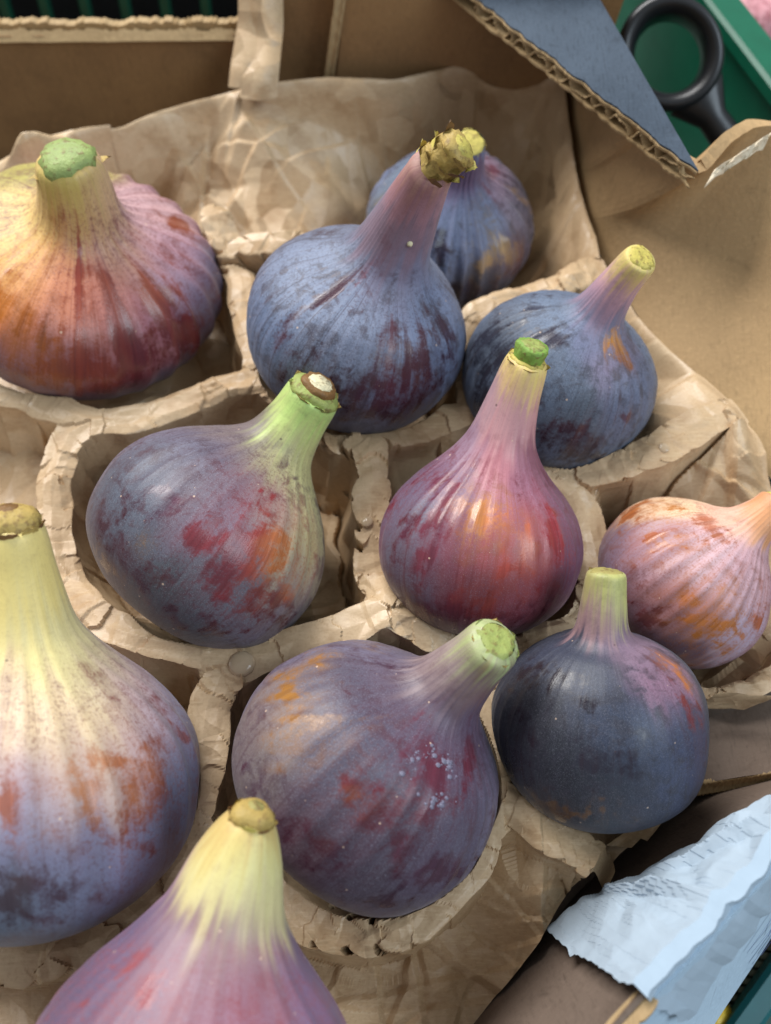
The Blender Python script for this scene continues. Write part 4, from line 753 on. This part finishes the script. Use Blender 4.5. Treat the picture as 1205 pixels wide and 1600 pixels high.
def vert_attrs(f, V, TH, S):
    sd = f['seed']*11
    R = f['R']; C = np.array(f['C']); X, Y, A = frame(np.array(f['A']))
    Q = (V.reshape(-1, 3)-C)/R; q = np.stack([Q@X, Q@Y, Q@A], -1)
    th = TH.reshape(-1); s = S.reshape(-1); rad = np.hypot(q[:, 0], q[:, 1])
    # colour fields break up into streaks along the fruit and into ragged spots
    ck, sk = np.cos(th)*2, np.sin(th)*2
    jz = .22*(vnoise(th*7, s*1.3+3, sd)-.5)+.16*(vnoise(th*19, s*2.2, sd+1)-.5)
    wob = np.stack([vnoise(ck*3+9, sk*3+s*5, sd+2), vnoise(ck*3+19, sk*3+s*5+4, sd+3), vnoise(ck*3+29, sk*3+s*5+8, sd+4)], -1)-.5
    wob2 = np.stack([vnoise(ck*9+9, sk*9+s*15, sd+5), vnoise(ck*9+19, sk*9+s*15+4, sd+6), vnoise(ck*9+29, sk*9+s*15+8, sd+7)], -1)-.5
    q0 = q; q = q+.10*wob; q[:, 2] += jz
    num = np.tile(lin(f['tint'])*.004, (len(q), 1)); den = np.full(len(q), .004)
    for x, y, z, r_, g_, b_ in f['tints']:
        w = np.exp(-((q-np.array([x, y, z]))**2).sum(1)/((.21 if z < .85 else .17)**2)); num += w[:, None]*lin((r_, g_, b_)); den += w
    tint = num/den[:, None]
    lum = (tint*np.array([.25, .6, .15])).sum(1, keepdims=True); tint = tint+(lum-tint)*f.get('grey', .1)
    q = q0+.20*wob+.10*wob2
    bare = np.full(len(q), f['base']*.4); un = np.tile(lin(f['under'])*.15, (len(q), 1)); ud = np.full(len(q), .15)
    for x, y, z, wx, wy, r_, g_, b_ in f['bares']:
        d = q-np.array([x, y, z]); D2 = (d*d).sum(1)
        tp = math.atan2(y, x); dth = (th+.22*wob[:, 0]+.12*wob2[:, 1]-tp+np.pi) % (2*np.pi)-np.pi
        ac = dth*max(.12, math.hypot(x, y)); al2 = np.maximum(D2-ac*ac, 0)
        e = (ac/(wx*1.35))**2+al2/(wy*1.35)**2+np.where(np.abs(dth) > 1.6, 50, 0)
        k = np.exp(-.55*e**1.15)
        bare = np.maximum(bare, bare*(1-k)+.80*k); w = np.exp(-e*.30); un += w[:, None]*lin((r_, g_, b_)); ud += w
    stem = smoothstep(.62, 1.0, s+jz*.8)
    return tint, un/ud[:, None], bare, stem, np.stack([np.cos(th), np.sin(th), s], -1)

def put_skin(f, V, TH, S, root, i):
    nv, nu = TH.shape
    me_o = mesh_obj('fruit_skin', V, np.vstack([grid_faces(nv, nu, True)]), mat_fig(f, i), root)
    me = me_o.data
    tint, un, bare, stem, stv = vert_attrs(f, V, TH, S)
    one = np.ones((len(tint), 1))
    me.attributes.new('tint', 'FLOAT_COLOR', 'POINT').data.foreach_set('color', np.hstack([tint, one]).astype(np.float32).ravel())
    me.attributes.new('under', 'FLOAT_COLOR', 'POINT').data.foreach_set('color', np.hstack([un, one]).astype(np.float32).ravel())
    me.attributes.new('bare', 'FLOAT', 'POINT').data.foreach_set('value', bare.astype(np.float32))
    me.attributes.new('stem', 'FLOAT', 'POINT').data.foreach_set('value', stem.astype(np.float32))
    me.attributes.new('streak', 'FLOAT_VECTOR', 'POINT').data.foreach_set('vector', stv.astype(np.float32).ravel())

for i, f in enumerate(FIGS):
    V, TH, S, cen, tan, rr = f['geo']; nv, nu = TH.shape
    base = (f['C'][0], f['C'][1], float(V[..., 2].min()))
    root = empty('fig', base)
    tag(root, LABELS[i], 'fig', 'figs in the tray')
    put_skin(f, V, TH, S, root, i)
    f['root'] = root
    tv = tan[-1]
    if KINDS[i] == 'scaly': tv = tv+np.array([.9, .25, .1]); tv /= np.linalg.norm(tv)
    stem_end(root, cen[-2], tv, max(rr[-6], .0030)*ENDK[i], KINDS[i], i+1)

# dried juice on the purple fig, white speck on the long stem
JUICE = NT('dried_juice'); JUICE.P(Base_Color=lin((168, 162, 186)), Roughness=.2, Specular_IOR_Level=.6, Transmission_Weight=.55, IOR=1.38); JUICE = JUICE.m
def surf(f, q):
    """skin point and normal nearest a direction given in the fig's own frame"""
    V = f['geo'][0]; X, Y, A = frame(np.array(f['A'])); p = np.array(f['C'])+f['R']*(X*q[0]+Y*q[1]+A*q[2])
    d = np.linalg.norm(V-p, axis=-1); j = np.unravel_index(np.argmin(d), d.shape)
    a_, b_ = j; nu = V.shape[1]
    n = np.cross(V[a_, (b_+1) % nu]-V[a_, b_-1], V[min(a_+1, V.shape[0]-1), b_]-V[max(a_-1, 0), b_]); n /= np.linalg.norm(n)
    return V[j], n
f7 = FIGS[6]; rg = np.random.RandomState(4)
q0 = np.array([b for b in f7['bares']][3][:3])
p0, n0 = surf(f7, q0); t0 = np.cross(n0, (0, 0, 1)); t0 /= np.linalg.norm(t0); t1 = np.cross(n0, t0)
X7, Y7, A7 = frame(np.array(f7['A']))
jv, jf = [], []
for k in range(90):
    an = rg.normal((2.2, 3.6, .2)[k % 3], .45); rad = .0050*(1+rg.normal(0, .15)); sz = .00010+.00050*rg.rand()**4
    w = p0+t0*math.cos(an)*rad*.92+t1*math.sin(an)*rad*1.1
    loc = (w-np.array(f7['C']))/f7['R']; ps, ns = surf(f7, (loc@X7, loc@Y7, loc@A7))
    ps = w-ns*((w-ps)@ns)
    b0 = len(jv); u_ = np.cross(ns, (0, 0, 1)); u_ /= np.linalg.norm(u_); v_ = np.cross(ns, u_)
    for j in range(4):
        ph = j/3*np.pi/2
        for i in range(8):
            th = i*np.pi/4; jv.append(ps+sz*math.cos(ph)*(u_*math.cos(th)+v_*math.sin(th)*1.3)+ns*sz*.35*math.sin(ph))
    for j in range(3):
        for i in range(8): jf.append([b0+j*8+i, b0+j*8+(i+1) % 8, b0+j*8+8+(i+1) % 8, b0+j*8+8+i])
tag(mesh_obj('dried_juice', jv, jf, JUICE, f7['root']), kind='stuff')
p2 = FIGS[1]['geo'][0][SPECK[0], SPECK[1]]
blob('white_speck', p2, .0007, EM['cream'], FIGS[1]['root'], 3, 1.0)

# ------------------------------------------------------------------ folded paper strip hanging over the back wall
strip = empty('paper_strip', STRIP[0]); tag(strip, 'folded strip of kraft paper hanging over the back wall of the box', 'paper strip')
def ribbon(name, pts, width, side, mat, parent, bulge, seed, n=30):
    c = curve(pts, n); V = []
    for k, e_ in enumerate(np.linspace(-1, 1, 11)):
        ww = width*(1+.10*np.sin(np.linspace(0, 3, n)+seed))
        V.append(c+np.array(side)*(e_*ww/2)[:, None]+np.array([0, -1, .3])*(bulge*(1-e_*e_)+.0006*facet(np.linspace(0, 5, n)+e_, np.full(n, e_*2.), seed))[:, None])
    return mesh_obj(name, np.array(V).transpose(1, 0, 2), grid_faces(n, 11), mat, parent)
sp = np.array(STRIP); sp[0, 1] -= .004; sp[1, 1] -= .0045
ribbon('front_layer', sp+np.array([.0012, -.0025, 0]), .0108, (1, 0, 0), PAPER, strip, .0022, 3)
ribbon('back_layer', sp+np.array([-.0030, .0002, .0015]), .0085, (1, 0, .05), PAPER, strip, .0012, 8)

# ------------------------------------------------------------------ torn paper scraps by the dark fig
def scrap(pts, seed, label):
    c = np.array(pts); n = 8
    a_, b_ = curve(c[[0, 1]], n), curve(c[[3, 2]], n); v = np.linspace(0, 1, 6)[:, None, None]
    P = a_[None]*(1-v)+b_[None]*v
    i, j = np.meshgrid(np.arange(n), np.arange(6)); P[..., 2] += .0022*facet(i*.55, j*.6, seed)
    o = mesh_obj('torn_flap', P, grid_faces(6, n), PAPER, paper)
for k, s_ in enumerate(SCRAPS): scrap(s_, 60+k, '')

# ------------------------------------------------------------------ green crates round the box
def bar(name, p, q, w, h, mat, parent, up=(0, 0, 1)):
    p, q = np.array(p, float), np.array(q, float); d = q-p; d /= np.linalg.norm(d); up = np.array(up, float)
    s = np.cross(d, up); s /= np.linalg.norm(s); n = np.cross(s, d); b_ = min(w, h)*.18
    prof = [(-w/2+b_, -h/2), (w/2-b_, -h/2), (w/2, -h/2+b_), (w/2, h/2-b_), (w/2-b_, h/2), (-w/2+b_, h/2), (-w/2, h/2-b_), (-w/2, -h/2+b_)]
    V = [p+s*x+n*y for x, y in prof]+[q+s*x+n*y for x, y in prof]
    Fc = [[i, (i+1) % 8, 8+(i+1) % 8, 8+i] for i in range(8)]+[list(range(8))[::-1], list(range(8, 16))]
    return mesh_obj(name, V, Fc, mat, parent, False)
rl = np.array(RAIL); d = rl[2]-rl[1]; d /= np.linalg.norm(d); sd = np.array([-d[1], d[0], 0]); sd = sd if sd[0] > 0 else -sd
cr = empty('plastic_crate', (rl[1][0], rl[1][1], -.05)); tag(cr, 'green plastic crate with smooth top rail beyond the corner flap', 'crate')
bar('top_rail', rl[0]-d*.15+sd*.0055, rl[3]+d*.1+sd*.0055, .011, .006, GREEN, cr)
P0, P1 = rl[0]-d*.15+sd*.006, rl[3]+d*.1+sd*.006
slab('side_panel', np.array([[P0-[0, 0, .09], P1-[0, 0, .09]], [P0-[0, 0, .002], P1-[0, 0, .002]]]), .003, GREEN, cr)
slab('floor_panel', np.array([[(.03, .255, -.03), (.14, .255, -.03)], [(.03, .6, -.03), (.25, .6, -.03)]]), .003, GREEN, cr)
# black ring handle
rc, r1, r2 = (np.array(RING[k]) for k in range(3))
ring = empty('ring_handle', tuple(rc)); tag(ring, 'black plastic ring handle lying in the green crate', 'handle')
nz = np.array([0, 0, .215])-rc; nz /= np.linalg.norm(nz); nz = nz+np.array([.10, .1, .1]); nz /= np.linalg.norm(nz)
hx = r2-rc; hx -= nz*(hx@nz); hx /= np.linalg.norm(hx); hy = np.cross(nz, hx)
prof = [(1.0, .30), (.93, .36), (.84, .34), (.72, .22), (.66, -.2), (.66, -.5), (.84, -.55), (.96, -.5), (1.02, -.2), (1.04, .1)]
V = []
RR = RINGR
for k in range(48):
    th = 2*np.pi*k/48; dd = hx*math.cos(th)*1.08+hy*math.sin(th)*.95
    for x, y in prof: V.append(rc+dd*x*RR+nz*y*RR)
n = len(prof); Fc = [[k*n+i, k*n+(i+1) % n, ((k+1) % 48)*n+(i+1) % n, ((k+1) % 48)*n+i] for k in range(48) for i in range(n)]
mesh_obj('ring', V, Fc, BLACK, ring)
V = []
for k in range(12):
    q = k/11.; p = rc+hx*RR*(.93+1.3*q); w = RR*(.62-.34*min(1, q*2.2)+.05*q); h = RR*.30
    for i in range(12):
        th = 2*np.pi*i/12; V.append(p+hy*math.cos(th)*w+nz*(math.sin(th)*h-.05*RR))
mesh_obj('handle_neck', V, grid_faces(12, 12, True).tolist()+[list(range(132, 144))], BLACK, ring)

# crate behind the box: upright slats
cb = empty('plastic_crate', (-.08, .30, -.1)); tag(cb, 'dark green plastic crate with upright slats behind the back wall', 'crate')
for k in range(16):
    x = -.20+k*.0135; bar('slat', (x, .285, -.1), (x+.006, .300, .055), .0035, .004, GREEN_DARK, cb, (0, -1, 0))
bar('top_rail', (-.22, .305, .05), (.03, .305, .05), .006, .008, GREEN_DARK, cb)
slab('side_panel', np.array([[(-.25, .32, -.15), (.06, .32, -.15)], [(-.25, .34, .08), (.06, .34, .08)]]), .003, BLACK, cb)

# crate under the near right corner: khaki slats and a teal rail
KHAKI = mat_plain('khaki_plastic', (112, 116, 96), .5, .4, .12, 120)
TEAL = mat_plain('teal_plastic', (30, 96, 100), .42, .5, .12, 120)
lr = np.array(LOW_RAIL); cl = empty('plastic_crate', tuple(lr[0])); tag(cl, 'slatted crate with teal rail below the taped rim of the box', 'crate')
dl = lr[1]-lr[0]; dl /= np.linalg.norm(dl)
bar('rail', lr[0]-dl*.06, lr[1]+dl*.06, .007, .008, TEAL, cl)
for x, y, z in LOW_SLATS:
    p = np.array([x, y, z]); e_ = np.array([-.97, .22, 0])
    bar('slat', p+e_*.028, p-e_*.004, .0046, .004, KHAKI, cl)
slab('floor_panel', np.array([[(.0, -.06, -.085), (.2, -.06, -.085)], [(.0, .08, -.085), (.2, .08, -.085)]]), .003, GREEN_DARK, cl)
pl = np.array(lr[0])+np.array([.028, -.004, -.01])
yb = empty('yellow_fruit', YELLOW[0]); tag(yb, 'sliver of yellow fruit between the box and the slatted crate', 'fruit')
blob('fruit_skin', YELLOW[0], .006, mat_plain('yellow_fruit', (226, 190, 60), .4, .5, .1, 200), yb, 4, .8, 18)

# a pink fig in the neighbouring box, only its flank shows past the rail
ff = np.array(FAR_FIG[0]); fR = .022
ft = dict(C=tuple(ff), R=fR, A=(.2, .1, .97), T=tuple(ff+np.array([.006, .003, .036])), prof=FIGS[0]['prof'], seed=31, rib=.03, nrib=13,
          tint=(214, 150, 156), under=(190, 90, 96), base=.3, streak=.3, blotch=.4, rough=.4, powder=.05, tints=[(0, 0, 0, 214, 150, 156), (0, 0, .6, 226, 200, 170)], bares=[])
V, TH, S, cen, tan, rr = fig_geo(ft['C'], ft['R'], ft['A'], ft['T'], ft['prof'], ft['seed'], ft['rib'], ft['nrib'], nu=80, nv=70)
fr_ = empty('fig', (ff[0], ff[1], float(V[..., 2].min()))); tag(fr_, 'blurred pale pink fig beyond the green rail in the top right corner', 'fig', 'figs outside the tray')
put_skin(ft, V, TH, S, fr_, 13)
stem_end(fr_, cen[-2], tan[-1], max(rr[-6], .003), 'plain', 33)
